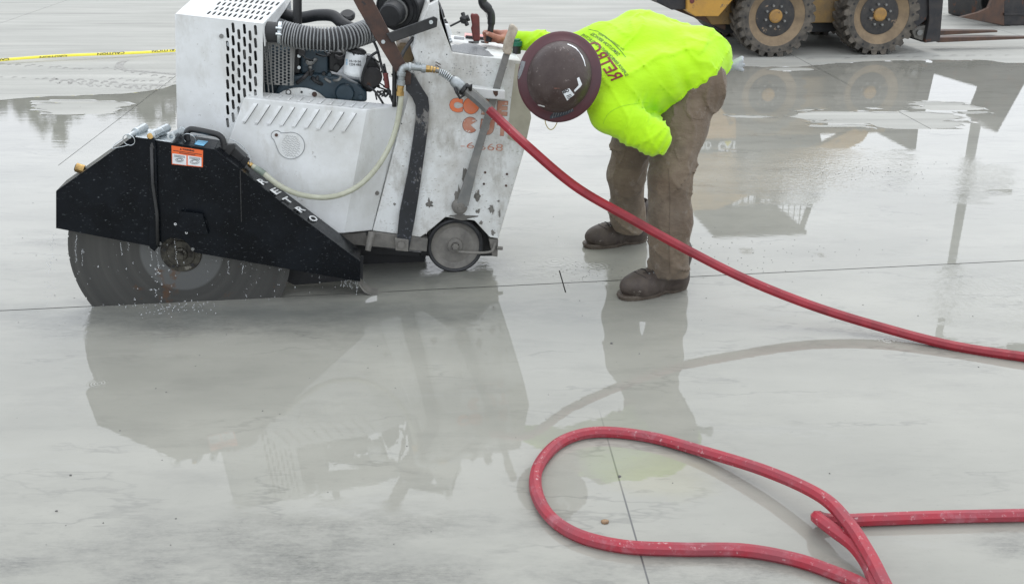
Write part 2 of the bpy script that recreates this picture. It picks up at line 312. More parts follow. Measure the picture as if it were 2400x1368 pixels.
class MB:
    """collects pieces of ONE part"""
    def __init__(s): s.v = []; s.f = []
    def add(s, vs, fs):
        b = len(s.v); s.v += [Vector(v) for v in vs]; s.f += [tuple(i + b for i in f) for f in fs]; return s
    def box(s, c, sz, rot=None):
        pts = [Vector((x * sz[0] / 2, y * sz[1] / 2, z * sz[2] / 2)) for x in (-1, 1) for y in (-1, 1) for z in (-1, 1)]
        if rot is not None: pts = [rot @ p for p in pts]
        return s.add([p + Vector(c) for p in pts], [(0, 1, 3, 2), (4, 6, 7, 5), (0, 4, 5, 1), (2, 3, 7, 6), (0, 2, 6, 4), (1, 5, 7, 3)])
    def slab(s, pts, w0, w1):              # outline [(u,z)] as Vectors with .x/.z, front at w0, back at w1
        k = len(pts)
        vs = [(p.x, w0, p.z) for p in pts] + [(p.x, w1, p.z) for p in pts]
        return s.add(vs, [tuple(range(k)), tuple(range(2 * k - 1, k - 1, -1))] + [(i, (i + 1) % k, k + (i + 1) % k, k + i) for i in range(k)])
    def tube(s, pts, r, n=10, closed=False, caps=True, twist=0):
        pts = [Vector(p) for p in pts]; N = len(pts); rr = r if hasattr(r, '__len__') else [r] * N
        prev = None; rings = []
        for i, p in enumerate(pts):
            t = (pts[(i + 1) % N] - pts[i - 1]) if closed else (pts[min(i + 1, N - 1)] - pts[max(i - 1, 0)])
            t = t.normalized()
            if prev is None: a = t.orthogonal().normalized()
            else: a = (prev - t * prev.dot(t)).normalized()
            prev = a; bb = t.cross(a)
            rings.append([p + (a * math.cos(2 * math.pi * j / n + twist) + bb * math.sin(2 * math.pi * j / n + twist)) * rr[i] for j in range(n)])
        vs = [q for ring in rings for q in ring]; fs = []
        for i in range(N if closed else N - 1):
            i2 = (i + 1) % N
            for j in range(n): fs.append((i * n + j, i * n + (j + 1) % n, i2 * n + (j + 1) % n, i2 * n + j))
        if caps and not closed: fs += [tuple(range(n))[::-1], tuple(range((N - 1) * n, N * n))]
        return s.add(vs, fs)
    def lathe(s, prof, c, ax, n=40, sx=1.0, closed=False):   # prof [(radius, along axis)]
        ax = Vector(ax).normalized(); a = ax.cross(Vector((0, 0, 1)));
        if a.length < .1: a = ax.cross(Vector((1, 0, 0)))
        a.normalize(); bb = ax.cross(a); c = Vector(c); vs = []; fs = []; m = len(prof)
        for (r_, h) in prof:
            for j in range(n):
                th = 2 * math.pi * j / n; vs.append(c + ax * h + a * (r_ * math.cos(th) * sx) + bb * (r_ * math.sin(th)))
        for i in range(m - 1):
            for j in range(n): fs.append((i * n + j, i * n + (j + 1) % n, (i + 1) * n + (j + 1) % n, (i + 1) * n + j))
        if not closed: fs += [tuple(range(n)), tuple(range((m - 1) * n, m * n))[::-1]]
        else:
            for j in range(n): fs.append(((m - 1) * n + j, (m - 1) * n + (j + 1) % n, (j + 1) % n, j))
        return s.add(vs, fs)
    def cyl(s, p0, p1, r, r2=None, n=16):
        p0, p1 = Vector(p0), Vector(p1); return s.lathe([(r, 0), (r if r2 is None else r2, (p1 - p0).length)], p0, p1 - p0, n)
    def build(s, name, mat, parent=None, **k): return mesh(name, s.v, s.f, mat, parent, **k)
def spline(pts, k=8, closed=False):
    P = [Vector(p) for p in pts]; N = len(P); out = []
    for i in range(N if closed else N - 1):
        p0 = P[i - 1] if (i or closed) else P[0] * 2 - P[1]; p1 = P[i]; p2 = P[(i + 1) % N]
        p3 = P[(i + 2) % N] if (closed or i + 2 < N) else P[-1] * 2 - P[-2]
        for j in range(k):
            t = j / k; out.append(.5 * ((2 * p1) + (p2 - p0) * t + (2 * p0 - 5 * p1 + 4 * p2 - p3) * t * t + (3 * p1 - p0 - 3 * p2 + p3) * t ** 3))
    if not closed: out.append(P[-1])
    return out
def plate(name, fr, px, w0, w1, mat, parent, holes=(), bevel=.002, **k):
    """flat plate w1-w0 thick whose outline was measured on the plane w0"""
    pts = [fr.L(x, y, w0) for x, y in px]
    if not holes: return MB().slab(pts, w0, w1).build(name, mat, parent, bevel=bevel, **k)
    return holed(name, [(p.x, p.z) for p in pts], holes, w0, w1, mat, parent, **k)
def holed(name, outer, holes, w0, w1, mat, parent, xf=None, **k):
    """plate with real openings; outer and holes are lists of (u, z)"""
    loops = [[Vector((a, b, 0)) for a, b in lp] for lp in [outer] + list(holes)]
    flat = [p for lp in loops for p in lp]; T = tessellate_polygon(loops); n_ = len(flat)
    vs = [(p.x, w0, p.y) for p in flat] + [(p.x, w1, p.y) for p in flat]
    fs = [tuple(t) for t in T] + [tuple(i + n_ for i in t[::-1]) for t in T]; b0 = 0
    for lp in loops:
        m = len(lp)
        for i in range(m): a, c = b0 + i, b0 + (i + 1) % m; fs.append((a, c, c + n_, a + n_))
        b0 += m
    if xf: vs = [xf(v) for v in vs]
    return mesh(name, vs, fs, mat, parent, **k)
def stadium(cx, cz, hw, hh, n=5):
    out = []
    for s0, a0 in ((1, 0), (-1, math.pi)):
        for i in range(n + 1):
            th = a0 + math.pi * i / n; out.append((cx + hw * math.cos(th), cz + s0 * (hh - hw) + hw * math.sin(th)))
    return out
_txt = {}
def text_tris(s, bold=0.0, shear=0.0):
    key = (s, bold, shear)
    if key in _txt: return _txt[key]
    cu = bpy.data.curves.new('t', 'FONT'); cu.body = s; cu.offset = bold; cu.shear = shear; cu.resolution_u = 3
    o = bpy.data.objects.new('t', cu); COL.objects.link(o); dg = bpy.context.evaluated_depsgraph_get()
    me = bpy.data.meshes.new_from_object(o.evaluated_get(dg)); vs = [(v.co.x, v.co.y) for v in me.vertices]; fs = [tuple(p.vertices) for p in me.polygons]
    bpy.data.objects.remove(o); bpy.data.curves.remove(cu); bpy.data.meshes.remove(me)
    x0 = min(v[0] for v in vs); x1 = max(v[0] for v in vs); y0 = min(v[1] for v in vs); y1 = max(v[1] for v in vs)
    _txt[key] = ([((x - x0) / (x1 - x0), (y - y0) / (y1 - y0)) for x, y in vs], fs); return _txt[key]
def refine(vs, fs, L):
    """split long edges so that print can follow a curved surface"""
    me = bpy.data.meshes.new('r'); me.from_pydata([(x, y, 0) for x, y in vs], [], fs); bm = bmesh.new(); bm.from_mesh(me)
    bmesh.ops.remove_doubles(bm, verts=bm.verts, dist=1e-5); bmesh.ops.triangulate(bm, faces=bm.faces)
    for _ in range(6):
        e = [e for e in bm.edges if e.calc_length() > L]
        if not e: break
        bmesh.ops.subdivide_edges(bm, edges=e, cuts=1, use_grid_fill=False); bmesh.ops.triangulate(bm, faces=[f for f in bm.faces if len(f.verts) > 3])
    bm.verts.index_update(); r_ = ([(v.co.x, v.co.y) for v in bm.verts], [tuple(v.index for v in f.verts) for f in bm.faces]); bm.free(); return r_
class OnPlane:                                # print on an upright plane of a frame
    def __init__(s, fr, w, off=.002): s.fr, s.w, s.off = fr, w, off
    def __call__(s, px, py): p = s.fr.L(px, py, s.w); return Vector((p.x, s.w - s.off, p.z))
class OnGeneral:                              # print on a slanted face given by three local points
    def __init__(s, fr, a, b, c, off=.002):
        s.fr = fr; s.a = fr.world(a); s.n = (fr.world(b) - s.a).cross(fr.world(c) - s.a).normalized(); s.off = off
        if s.n.dot(C0 - s.a) < 0: s.n = -s.n
    def __call__(s, px, py):
        d = ray(px, py); k = (s.a - C0).dot(s.n) / d.dot(s.n); return s.fr.loc(C0 + d * k + s.n * s.off)
class OnMesh:                                 # print on a curved mesh (world coordinates)
    def __init__(s, o, off=.0015, mw=None):
        dg = bpy.context.evaluated_depsgraph_get(); ob = o.evaluated_get(dg); me = ob.to_mesh(); mw = mw or o.matrix_world
        s.t = BVHTree.FromPolygons([mw @ v.co for v in me.vertices], [tuple(p.vertices) for p in me.polygons]); ob.to_mesh_clear(); s.off = off
    def __call__(s, px, py):
        h, nrm, i, d = s.t.ray_cast(C0, ray(px, py))
        if h is None: return None
        if nrm.dot(C0 - h) < 0: nrm = -nrm
        return h + nrm * s.off
def lay(name, vs, fs, f, mat, parent, **k):
    P = [f(x, y) for x, y in vs]; fs = [t for t in fs if all(P[i] is not None for i in t)]
    P = [p if p is not None else Vector((0, 0, 0)) for p in P]
    used = sorted({i for t in fs for i in t}); mp_ = {a: b for b, a in enumerate(used)}
    me = bpy.data.meshes.new(name); me.from_pydata([tuple(P[i]) for i in used], [], [tuple(mp_[i] for i in t) for t in fs]); me.update()
    return link(name, me, mat, parent, **k)
def write(name, s, base, right, up, f, mat, parent, bold=0.0, shear=0.0, curve=None, L=None, clip=None, **k):
    """lettering: base = lower left corner in the photograph, right/up = its extent vectors there"""
    vs, fs = text_tris(s, bold, shear)
    if L: vs, fs = refine([(x * 1000, y * 1000 * math.hypot(*up) / math.hypot(*right)) for x, y in vs], fs, L * 1000); sy = 1000 * math.hypot(*up) / math.hypot(*right); vs = [(x / 1000, y / sy) for x, y in vs]
    if clip:
        fs = [t for t in fs if all(clip(*vs[i]) for i in t)]
    pts = []
    for x, y in vs:
        b0 = curve(x) if curve else 0
        pts.append((base[0] + right[0] * x + up[0] * (y + b0), base[1] + right[1] * x + up[1] * (y + b0)))
    return lay(name, pts, fs, f, mat, parent, **k)
def patch(name, poly, f, mat, parent, step=None, **k):
    lp = [Vector((x, y, 0)) for x, y in poly]; T = tessellate_polygon([lp]); vs = [(p.x, p.y) for p in lp]; fs = [tuple(t) for t in T]
    if step: vs, fs = refine(vs, fs, step)
    return lay(name, vs, fs, f, mat, parent, **k)

# value noise for numpy (ground outline, cloth)
_rs = np.random.RandomState(3); _P = _rs.rand(64, 64, 64).astype(np.float32)
def vn(x, y, z):
    xi, yi, zi = np.floor(x).astype(int), np.floor(y).astype(int), np.floor(z).astype(int)
    fx, fy, fz = x - xi, y - yi, z - zi; fx, fy, fz = [t * t * (3 - 2 * t) for t in (fx, fy, fz)]
    def g(a, b_, c): return _P[(xi + a) & 63, (yi + b_) & 63, (zi + c) & 63]
    def lx(b_, c): return g(0, b_, c) * (1 - fx) + g(1, b_, c) * fx
    return ((lx(0, 0) * (1 - fy) + lx(1, 0) * fy) * (1 - fz) + (lx(0, 1) * (1 - fy) + lx(1, 1) * fy) * fz) - .5
def fbm(x, y, z, o=4):
    s = 0; a = 1
    for i in range(o): s = s + a * vn(x * 2 ** i + 7 * i, y * 2 ** i + 3 * i, z * 2 ** i + 5 * i); a *= .5
    return s

# ------------------------------------------------------------------ the setting
S = Frame(G(0, 730), G(2400, 612))            # the saw cut; the saw stands along it
tmp = S.loc(G(1310, 632)); tmp2 = S.loc(G(1520, 1368)); JS = (tmp2.x - tmp.x) / (tmp2.y - tmp.y); JU = tmp.x - JS * tmp.y
def jline(k, w): return JU + JS * w + 3.0 * k  # joints that cross the saw cut every 3 m
gr = mesh('ground', [(-1500, -200, -.26), (1500, -200, -.26), (1500, 3000, -.26), (-1500, 3000, -.26)], [(0, 1, 2, 3)], conc); gr['kind'] = 'structure'
for k in range(-9, 10):
    for side in (0, 1):
        w0, w1 = ((-9, -.004), (.004, 45))[side]; g = .0025
        q = [(jline(k, w0) + g, w0), (jline(k + 1, w0) - g, w0), (jline(k + 1, w1) - g, w1), (jline(k, w1) + g, w1)]
        me = bpy.data.meshes.new('slab'); P = [S.world((a, c, 0)) for a, c in q]; Pb = [p - Vector((0, 0, .25)) for p in P]
        me.from_pydata([tuple(p) for p in P + Pb], [], [(0, 1, 2, 3), (0, 4, 5, 1), (1, 5, 6, 2), (2, 6, 7, 3), (3, 7, 4, 0)]); me.update()
        o = link('slab', me, conc, gr); me.materials.append(cut_m)
        for p in me.polygons:
            if p.index: p.material_index = 1

# the standing slurry: a sheet whose shore wanders over the slabs
gx = np.arange(-9, 9.01, .045); gy = np.arange(-1.5, 11.6, .045); XX, YY = np.meshgrid(gx, gy)
bp = [G(*p) for p in ((-260, 262), (0, 238), (180, 228), (285, 224), (350, 214), (412, 203), (700, 190), (1240, 172), (1700, 158), (1900, 156), (2060, 148), (2250, 144), (2400, 150), (2700, 150))]
bx = [p.x for p in bp]; by = [p.y for p in bp]
V = np.interp(XX, bx, by) - YY + .28 * fbm(XX * .8, YY * 1.2, XX * 0 + 2, 4) + .06 * fbm(XX * 5, YY * 9, XX * 0 + 9, 3)
def isle(px, py, rx, ry, na=.5):              # a dry patch that stays above the slurry
    g = G(px, py); rX = abs(G(px + rx, py).x - g.x); rY = abs(G(px, py - ry).y - g.y)
    d = np.sqrt(((XX - g.x) / rX) ** 2 + ((YY - g.y) / rY) ** 2) - 1 + na * fbm(XX * 2.2 + px, YY * 4.5, XX * 0 + py, 4) * 1.6 + .75 * fbm(XX * 2.5, YY * 22 + px, XX * 0, 2)
    return d * min(rX, rY)
for a in ((175, 252, 100, 15), (2000, 272, 190, 16), (2150, 288, 90, 12), (2245, 250, 70, 12, .7), (1855, 163, 48, 3.5, .3)):
    V = np.minimum(V, isle(*a))
V = V + .0001
vid = -np.ones(V.shape, int); wv = []; wf = []; edge = {}
def gv(j, i):
    if vid[j, i] < 0: vid[j, i] = len(wv); wv.append((gx[i], gy[j], .004))
    return int(vid[j, i])
def ev(j, i, j2, i2):
    k = (j, i, j2, i2) if (j, i) < (j2, i2) else (j2, i2, j, i)
    if k not in edge:
        a, c = V[k[0], k[1]], V[k[2], k[3]]; t = a / (a - c); edge[k] = len(wv)
        wv.append((gx[k[1]] + (gx[k[3]] - gx[k[1]]) * t, gy[k[0]] + (gy[k[2]] - gy[k[0]]) * t, .0012))
    return edge[k]
pos = V > 0
for j in range(len(gy) - 1):
    for i in range(len(gx) - 1):
        c = ((j, i), (j, i + 1), (j + 1, i + 1), (j + 1, i)); s_ = [pos[q] for q in c]
        if all(s_): wf.append([gv(*q) for q in c]); continue
        if not any(s_): continue
        poly = []
        for q in range(4):
            if s_[q]: poly.append(gv(*c[q]))
            if s_[q] != s_[(q + 1) % 4]: poly.append(ev(*c[q], *c[(q + 1) % 4]))
        if len(poly) > 2: wf.append(poly)
me = bpy.data.meshes.new('water'); me.from_pydata(wv, [], wf); bm = bmesh.new(); bm.from_mesh(me)
def slot(p, d, g, test):                      # the slurry has drained into the cut
    nn = Vector((-d.y, d.x, 0)).normalized()
    for sgn in (-1, 1):
        gm = list(bm.verts) + list(bm.edges) + list(bm.faces); bmesh.ops.bisect_plane(bm, geom=gm, plane_co=p + nn * g * sgn, plane_no=nn)
    kill = [f for f in bm.faces if abs((f.calc_center_median() - p).dot(nn)) < g * .98 and test(S.loc(f.calc_center_median()))]
    bmesh.ops.delete(bm, geom=kill, context='FACES')
slot(S.o.copy(), S.u, .0036, lambda q: True)
wj = S.loc(G(1395, 925)).y
slot(S.world((jline(0, 0), 0, 0)), (S.world((jline(0, 1), 1, 0)) - S.world((jline(0, 0), 0, 0))), .0030, lambda q: -.10 < q.y < .17)
slot(S.world((jline(-1, 0), 0, 0)), (S.world((jline(-1, 1), 1, 0)) - S.world((jline(-1, 0), 0, 0))), .0025, lambda q: q.y > 2.4)
slot(S.world((jline(1, 0), 0, 0)), (S.world((jline(1, 1), 1, 0)) - S.world((jline(1, 0), 0, 0))), .0025, lambda q: q.y > 4.2)
bm.to_mesh(me); bm.free()
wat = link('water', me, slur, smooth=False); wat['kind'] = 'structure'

# far-off wood beyond the yard (seen only mirrored in the slurry)
rng = np.random.RandomState(5); tv = []; tf = []
for k in range(70):
    X0 = -95 + k * 1.35 + rng.rand() * 1.2; Y0 = 62 + rng.rand() * 10; H = 12.6 + rng.rand() * 1.6
    if X0 > -12: H *= .5
    for q in range(420):
        v = rng.randn(3); v /= np.linalg.norm(v); r_ = rng.rand() ** .4
        c = Vector((X0 + v[0] * 2.6 * r_, Y0 + v[1] * 2.6 * r_, H * .55 + v[2] * H * .45 * r_)); a = Vector(rng.randn(3)).normalized() * .65; bb = a.orthogonal().normalized() * .65; i = len(tv)
        tv += [c - a, c + bb, c + a, c - bb]; tf.append((i, i + 1, i + 2, i + 3))
me = bpy.data.meshes.new('distant_wood'); me.from_pydata([tuple(v) for v in tv], [], tf); wd = link('distant_wood', me, leaf_m); wd['kind'] = 'stuff'; wd['label'] = 'far-off wood beyond the yard, mirrored in the wet slab'

# ------------------------------------------------------------------ the concrete saw
saw = empty('concrete_saw', S.o, S.yaw, 'big white walk-behind concrete saw with black blade guard, cutting along the joint', 'concrete saw')
L = S.L
def V2(a): return Vector(a)
def uz(px, py, w): p = L(px, py, w); return (p.x, p.z)
# engine shroud with slotted front and roof
sw = .17
slots = []
for ci, cx_ in enumerate((533.6, 546.5, 559.9, 573, 586.2, 598.9)):
    for k in range(9):
        y = (78 if ci % 2 == 0 else 64) + (cx_ - 533) * .11 + 30 * k
        if y > 300: continue
        a = uz(cx_, y, sw); slots.append(stadium(a[0], a[1], .0058, .0212))
outer = [uz(*p, sw) for p in ((411, 34), (616, 57), (616, 335), (417, 335))]
sh = holed('engine_shroud', outer, slots, sw, sw + .004, white, saw)
A, B = L(411, 34, sw), L(616, 57, sw); Cc, D = L(616, 335, sw), L(417, 335, sw)
Bt = L(667, 2, .42); At = A + (Bt - B)
roof_f = OnGeneral(S, A, B, Bt, 0)
def rp(s_, t): return (411 + 205 * s_ + t * (57 - 6 * s_), 34 + 23 * s_ + t * (-50 - 5 * s_))
rv, rt_ = [], []
def rquad(q): i = len(rv); rv.extend(q); rt_.extend([(i, i + 1, i + 2), (i, i + 2, i + 3)])
rquad([rp(0, 0), rp(1, 0), rp(1, .10), rp(0, .10)]); rquad([rp(0, .94), rp(1, .94), rp(1, 1), rp(0, 1)])
for r_ in range(4):
    t0, t1 = .10 + .21 * r_, .31 + .21 * r_; sa = .30 + (.030 if r_ % 2 else 0); nc = 11; ds = .060
    rquad([rp(0, t0), rp(sa, t0), rp(sa, t1), rp(0, t1)]); rquad([rp(sa + nc * ds, t0), rp(1, t0), rp(1, t1), rp(sa + nc * ds, t1)])
    for c_ in range(nc):
        a_, b_ = sa + c_ * ds, sa + (c_ + 1) * ds; m__ = (a_ + b_) / 2; h_ = ds * .24
        lp = [[rp(a_, t0), rp(b_, t0), rp(b_, t1), rp(a_, t1)], [rp(m__ - h_, t0 + .045), rp(m__, t0 + .02), rp(m__ + h_, t0 + .045), rp(m__ + h_, t1 - .045), rp(m__, t1 - .02), rp(m__ - h_, t1 - .045)]]
        LP = [[Vector((x, y, 0)) for x, y in q] for q in lp]; i = len(rv); rv.extend([q for l_ in lp for q in l_]); rt_.extend([tuple(i + k for k in t) for t in tessellate_polygon(LP)])
rf = lay('shroud_roof', rv, rt_, roof_f, white, saw)
md = rf.modifiers.new('solid', 'SOLIDIFY'); md.thickness = .004; md.offset = 0
bk = Vector((0, .34, 0)); dn = Vector((0, 0, Cc.z - Bt.z))
m_ = MB(); m_.add([A, At, At + bk, Vector((A.x, At.y + .34, D.z)), D], [(0, 1, 2, 3, 4)])
m_.add([At, Bt, Bt + bk, At + bk], [(0, 1, 2, 3)])
m_.add([At + bk, Bt + bk, Vector((Bt.x, Bt.y + .34, D.z)), Vector((A.x, At.y + .34, D.z))], [(0, 1, 2, 3)])
m_.add([B, Bt, Bt - Vector((0, 0, .035)), B - Vector((-.01, -.05, .05)), B - Vector((0, 0, .09))], [(0, 1, 2, 3, 4)])
m_.add([Bt, Bt + bk, Bt + bk - Vector((0, 0, .035)), Bt - Vector((0, 0, .035))], [(0, 1, 2, 3)])
o = m_.build('shroud_side', white, saw); md = o.modifiers.new('solid', 'SOLIDIFY'); md.thickness = .004; md.offset = 0
m_ = MB(); cx_ = (A.x + Cc.x) / 2; m_.box((cx_ + .0, .46, (A.z + .25) / 2 - .03), (Cc.x - A.x - .07, .44, A.z - .30)); m_.build('radiator', dark_in, saw)
m_ = MB()
for k in range(16): m_.box((A.x + .10 + k * .017, .235, (A.z + D.z) / 2), (.004, .012, A.z - D.z - .06))
m_.build('radiator_fins', lever_m, saw)
MB().cyl(L(519, 85, sw), L(519, 85, sw) - Vector((0, .006, 0)), .009, n=12).build('bolt', lever_m, saw)
MB().cyl(L(538, 104, sw + .05), L(538, 104, sw + .09), .012, n=12).build('radiator_plug', zinc, saw)

# sloping belt cover with louvres
fA, fB, fC, fD = L(594, 214, .235), L(947, 247, .235), L(572, 229, .135), L(860, 257, .135)
fE, fF, fG, fL = L(455, 560, .10), L(806, 546, .10), L(872, 540, .19), L(470, 345, .20)
fBk = [Vector((p.x, .25, p.z)) for p in (fE, fF, fG)]
cov = mesh('belt_cover', [fA, fB, fC, fD, fE, fF, fG, fL, fBk[0], fBk[2]], [(0, 2, 3, 1), (2, 4, 5, 3), (3, 5, 6, 1), (0, 7, 4, 2), (7, 8, 4), (0, 1, 6, 9, 8, 7), (4, 8, 9, 6, 5)], white, saw, bevel=.004)
def louvres(name, plane, n_, up0, up1, lo0, lo1, wd, hgt):
    for i in range(n_):
        t = i / (n_ - 1); a = (up0[0] + (up1[0] - up0[0]) * t, up0[1] + (up1[1] - up0[1]) * t); c = (lo0[0] + (lo1[0] - lo0[0]) * t, lo0[1] + (lo1[1] - lo0[1]) * t)
        nn = S.loc(S.o + plane.n) ; P = lambda x, y, h: plane(x, y) + nn * h; dx, dy = c[0] - a[0], c[1] - a[1]; vs = []
        for s_, h in ((0, .15), (.12, .8), (.5, 1), (.88, .8), (1, .15)):
            x, y = a[0] + dx * s_, a[1] + dy * s_
            vs += [P(x - wd, y - wd * .1, 0), P(x - wd * .45, y - wd * .05, hgt * h * .8), P(x, y, hgt * h), P(x, y, 0)]
        fs = [(q * 4 + r_, q * 4 + r_ + 1, q * 4 + r_ + 5, q * 4 + r_ + 4) for q in range(4) for r_ in range(3)]
        mesh(name, vs, fs, white, saw)
        if hgt > .006: mesh('louvre_slot_shade', [P(x, y, .0008) for x, y in ((a[0] - 1, a[1]), (a[0] + 1.3, a[1] + 1), (c[0] + 1.6, c[1]), (c[0] - 1, c[1] + 1))], [(0, 1, 2, 3)], dark_in, saw)  # dark strip stands in for the shade under each raised louvre edge
pl_front = OnGeneral(S, fC, fD, fE, 0); pl_top = OnGeneral(S, fA, fB, fC, 0)
louvres('louvre', pl_front, 9, (604, 243), (835, 265), (573, 290), (804, 313), 11, .011)
louvres('louvre', pl_top, 11, (616, 217), (862, 243), (603, 228), (849, 254), 9, .005)
# keyhole-shaped cover plate
tagp = [(648 + 12 * math.cos(t), 317 + 11 * math.sin(t)) for t in [R(a) for a in range(120, 331, 15)]] + [(682 + 32 * math.cos(t), 341 + 31 * math.sin(t)) for t in [R(a) for a in range(-105, 171, 12)]]
pf2 = OnGeneral(S, fC, fD, fE, .004)
o = patch('cover_disc', tagp, pf2, white, saw); md = o.modifiers.new('s', 'SOLIDIFY'); md.thickness = .007; md.offset = 1
MB().tube([pf2(x, y) for x, y in tagp], .0016, 6, closed=True).build('disc_edge', greyrib, saw)
p0 = pf2(648, 316); MB().cyl(p0, p0 + S.loc(S.o + pf2.n) * .005, .007, n=10).build('rivet', rust, saw)
for k in range(9):                            # scratched lines of handwriting on the disc
    y = 318 + k * 5.6; hw = 22 * math.sqrt(max(.12, 1 - ((y - 341) / 28) ** 2)); pts = [pf2(682 + hw * (-1 + 2 * q / 14), y + 2.2 * math.sin(q * 1.9 + k) + q * .25) + S.loc(S.o + pf2.n) * .0004 for q in range(15)]
    MB().tube(pts, .0007, 4).build('engraved_line', greyrib, saw)

# engine
def E_(name, px, w0, w1, mat, **k): return plate(name, S, px, w0, w1, mat, saw, **k)
E_('engine_block', [(618, 120), (700, 112), (772, 118), (774, 175), (840, 186), (862, 238), (620, 235)], .34, .68, blue_e, bevel=.012)
E_('engine_head', [(704, 112), (768, 120), (768, 176), (706, 172)], .30, .36, blue_e, bevel=.008)
E_('fuel_pump', [(770, 120), (808, 124), (808, 150), (790, 172), (772, 166)], .31, .40, dark_in, bevel=.006)
E_('timing_cover', [(684, 178), (729, 174), (772, 177), (806, 183), (838, 198), (860, 217), (860, 240), (640, 232), (650, 205)], .28, .34, blue_e, bevel=.012)
c0 = L(808, 218, .28); MB().lathe([(.0, -.018), (.036, -.018), (.040, -.012), (.043, 0)], c0, (0, 1, 0), 28).build('timing_cap', blue_e, saw, smooth=False)
for px, py in ((735, 188), (780, 192), (845, 227)): c0 = L(px, py, .28); MB().cyl(c0, c0 - Vector((0, .012, 0)), .012, n=6).build('engine_bolt', blue_e, saw)
wh = [(640, 232)] + [(702 + 66 * math.cos(t), 252 + 46 * math.sin(t)) for t in [math.pi + math.pi * k / 16 for k in range(3, 14)]] + [(770, 238)]
E_('flywheel_housing', wh, .262, .275, white_m)
for px, py, rr, mt in ((676, 216, .012, dark_in), (676, 216, .008, white), (707, 216, .005, dark_in), (737, 221, .011, rust)):
    c0 = L(px, py, .262); MB().cyl(c0, c0 - Vector((0, .003 + (.002 if mt is white else 0), 0)), rr, n=14).build('housing_hole', mt, saw)
E_('bracket', [(683, 115), (702, 115), (702, 172), (684, 172)], .30, .33, dark_in)
for y in (131, 158): c0 = L(702 - 1, y, .30); MB().cyl(c0, c0 - Vector((0, .008, 0)), .0075, n=10).build('bolt', zinc, saw)
# oil filter
a, c = L(838, 110, .25), L(828, 172, .25)
MB().lathe([(.030, -.014), (.040, -.008), (.043, 0)], a + (c - a) * .18, c - a, 28).build('filter_mount', dark_in, saw, smooth=False)
fl = MB().lathe([(.040, 0), (.0445, .004), (.0445, .085), (.041, .096), (.03, .1)], a + (c - a) * .22, c - a, 36).build('oil_filter', stickw, saw, bevel=.002)
bpy.context.view_layer.update()
onf = OnMesh(fl, .0012); inv = saw.matrix_world.inverted()
onf_l = lambda x, y: (lambda q: None if q is None else inv @ q)(onf(x, y))
write('filter_note', '10-10-24', (819.5, 146), (26, 1.5), (-.4, -5.5), onf_l, ink, saw, bold=.02, L=.06)
write('filter_note', '1234 HRS', (819.5, 154), (27, 1.5), (-.4, -6), onf_l, ink, saw, bold=.02, L=.06)
for k in range(4): patch('filter_print', [(811, 139 + 3.6 * k), (815, 139.5 + 3.6 * k), (815, 141 + 3.6 * k), (811, 140.5 + 3.6 * k)], onf_l, stickb, saw)
# perforated heat guard
hx = []
for r_ in range(13):
    for c_ in range(7):
        x = 622 + c_ * 9.1; y = 107 + r_ * 7.3 + (3.6 if c_ % 2 else 0)
        if x < 683 and y < 195: q = uz(x, y + (x - 616) * .05, .24); hx.append([(q[0] + .0062 * math.cos(R(60 * k)), q[1] + .0062 * math.sin(R(60 * k))) for k in range(6)])
holed('heat_guard', [uz(*p, .24) for p in ((613, 99), (687, 103), (684, 201), (613, 197))], hx, .24, .243, lever_m, saw)
E_('heat_guard_side', [(687, 103), (691, 105), (688, 201), (684, 201)], .243, .32, lever_m)
# hoses and pipes of the engine
E_pipe = MB().cyl(L(622, 74, .22), L(662, 78, .22), .042, n=26); E_pipe.build('intake_pipe', rubber, saw, bevel=.004)
MB().lathe([(.046, -.007), (.0475, -.007), (.0475, .007), (.046, .007)], L(656, 78, .22), L(690, 82, .22) - L(656, 78, .22), 28).build('hose_clamp', zinc, saw)
for y in (66, 80): MB().cyl(L(646, y, .165), L(660, y + 2, .165), .005, n=8).build('clamp_screw', zinc, saw)
cpts = spline([L(*p) for p in ((658, 76, .22), (690, 84, .21), (725, 90, .20), (765, 93, .20), (810, 89, .22), (845, 80, .26), (872, 70, .30))], 40)
MB().tube(cpts, .044, 22).build('corrugated_hose', rubber, saw, smooth=True)
m_ = MB(); n_r = 30
for k in range(n_r):
    i = int(8 + k * (len(cpts) - 16) / (n_r - 1)); t = (cpts[min(i + 1, len(cpts) - 1)] - cpts[i - 1]).normalized()
    m_.lathe([(.043, -.0028), (.0505, -.0022), (.052, 0), (.0505, .0022), (.043, .0028)], cpts[i], t, 26)
o = m_.build('hose_ribs', greyrib, saw, smooth=True); o['kind'] = 'stuff'
MB().tube(spline([L(*p) for p in ((660, 30, .5), (700, 42, .5), (745, 36, .48), (780, 38, .45), (802, 55, .42), (830, 70, .40))], 8), .026, 14).build('breather_hose', rubber, saw, smooth=True)
MB().tube([L(697, -40, .33), L(697, 60, .33)], .019, 16).build('exhaust_post', black_s, saw, smooth=False)
c0 = L(815, 36, .5); MB().lathe([(.02, -.01), (.032, -.01), (.034, .004), (.025, .012)], c0, (0, -.5, .8), 20).build('filler_cap', black_s, saw)
ax = Vector((-.35, -.9, -.15)).normalized(); c0 = L(932, 22, .38)
MB().lathe([(.075, -.10), (.098, -.09), (.100, 0), (.094, .008), (.088, .002), (.078, .002), (.074, .010), (.060, .010), (.052, .004), (.050, .10), (.044, .105), (.0, .106)], c0, ax, 44).build('air_cleaner', rubber, saw, smooth=False)
MB().lathe([(.055, 0), (.0565, 0), (.0565, .01), (.055, .01)], c0 + ax * .03, ax, 30).build('clamp_band', lever_m, saw)
MB().tube([L(945, -40, .5), L(960, -5, .5), L(968, 40, .5), L(960, 70, .5)], .07, 18).build('air_filter_body', black_s, saw, smooth=True)
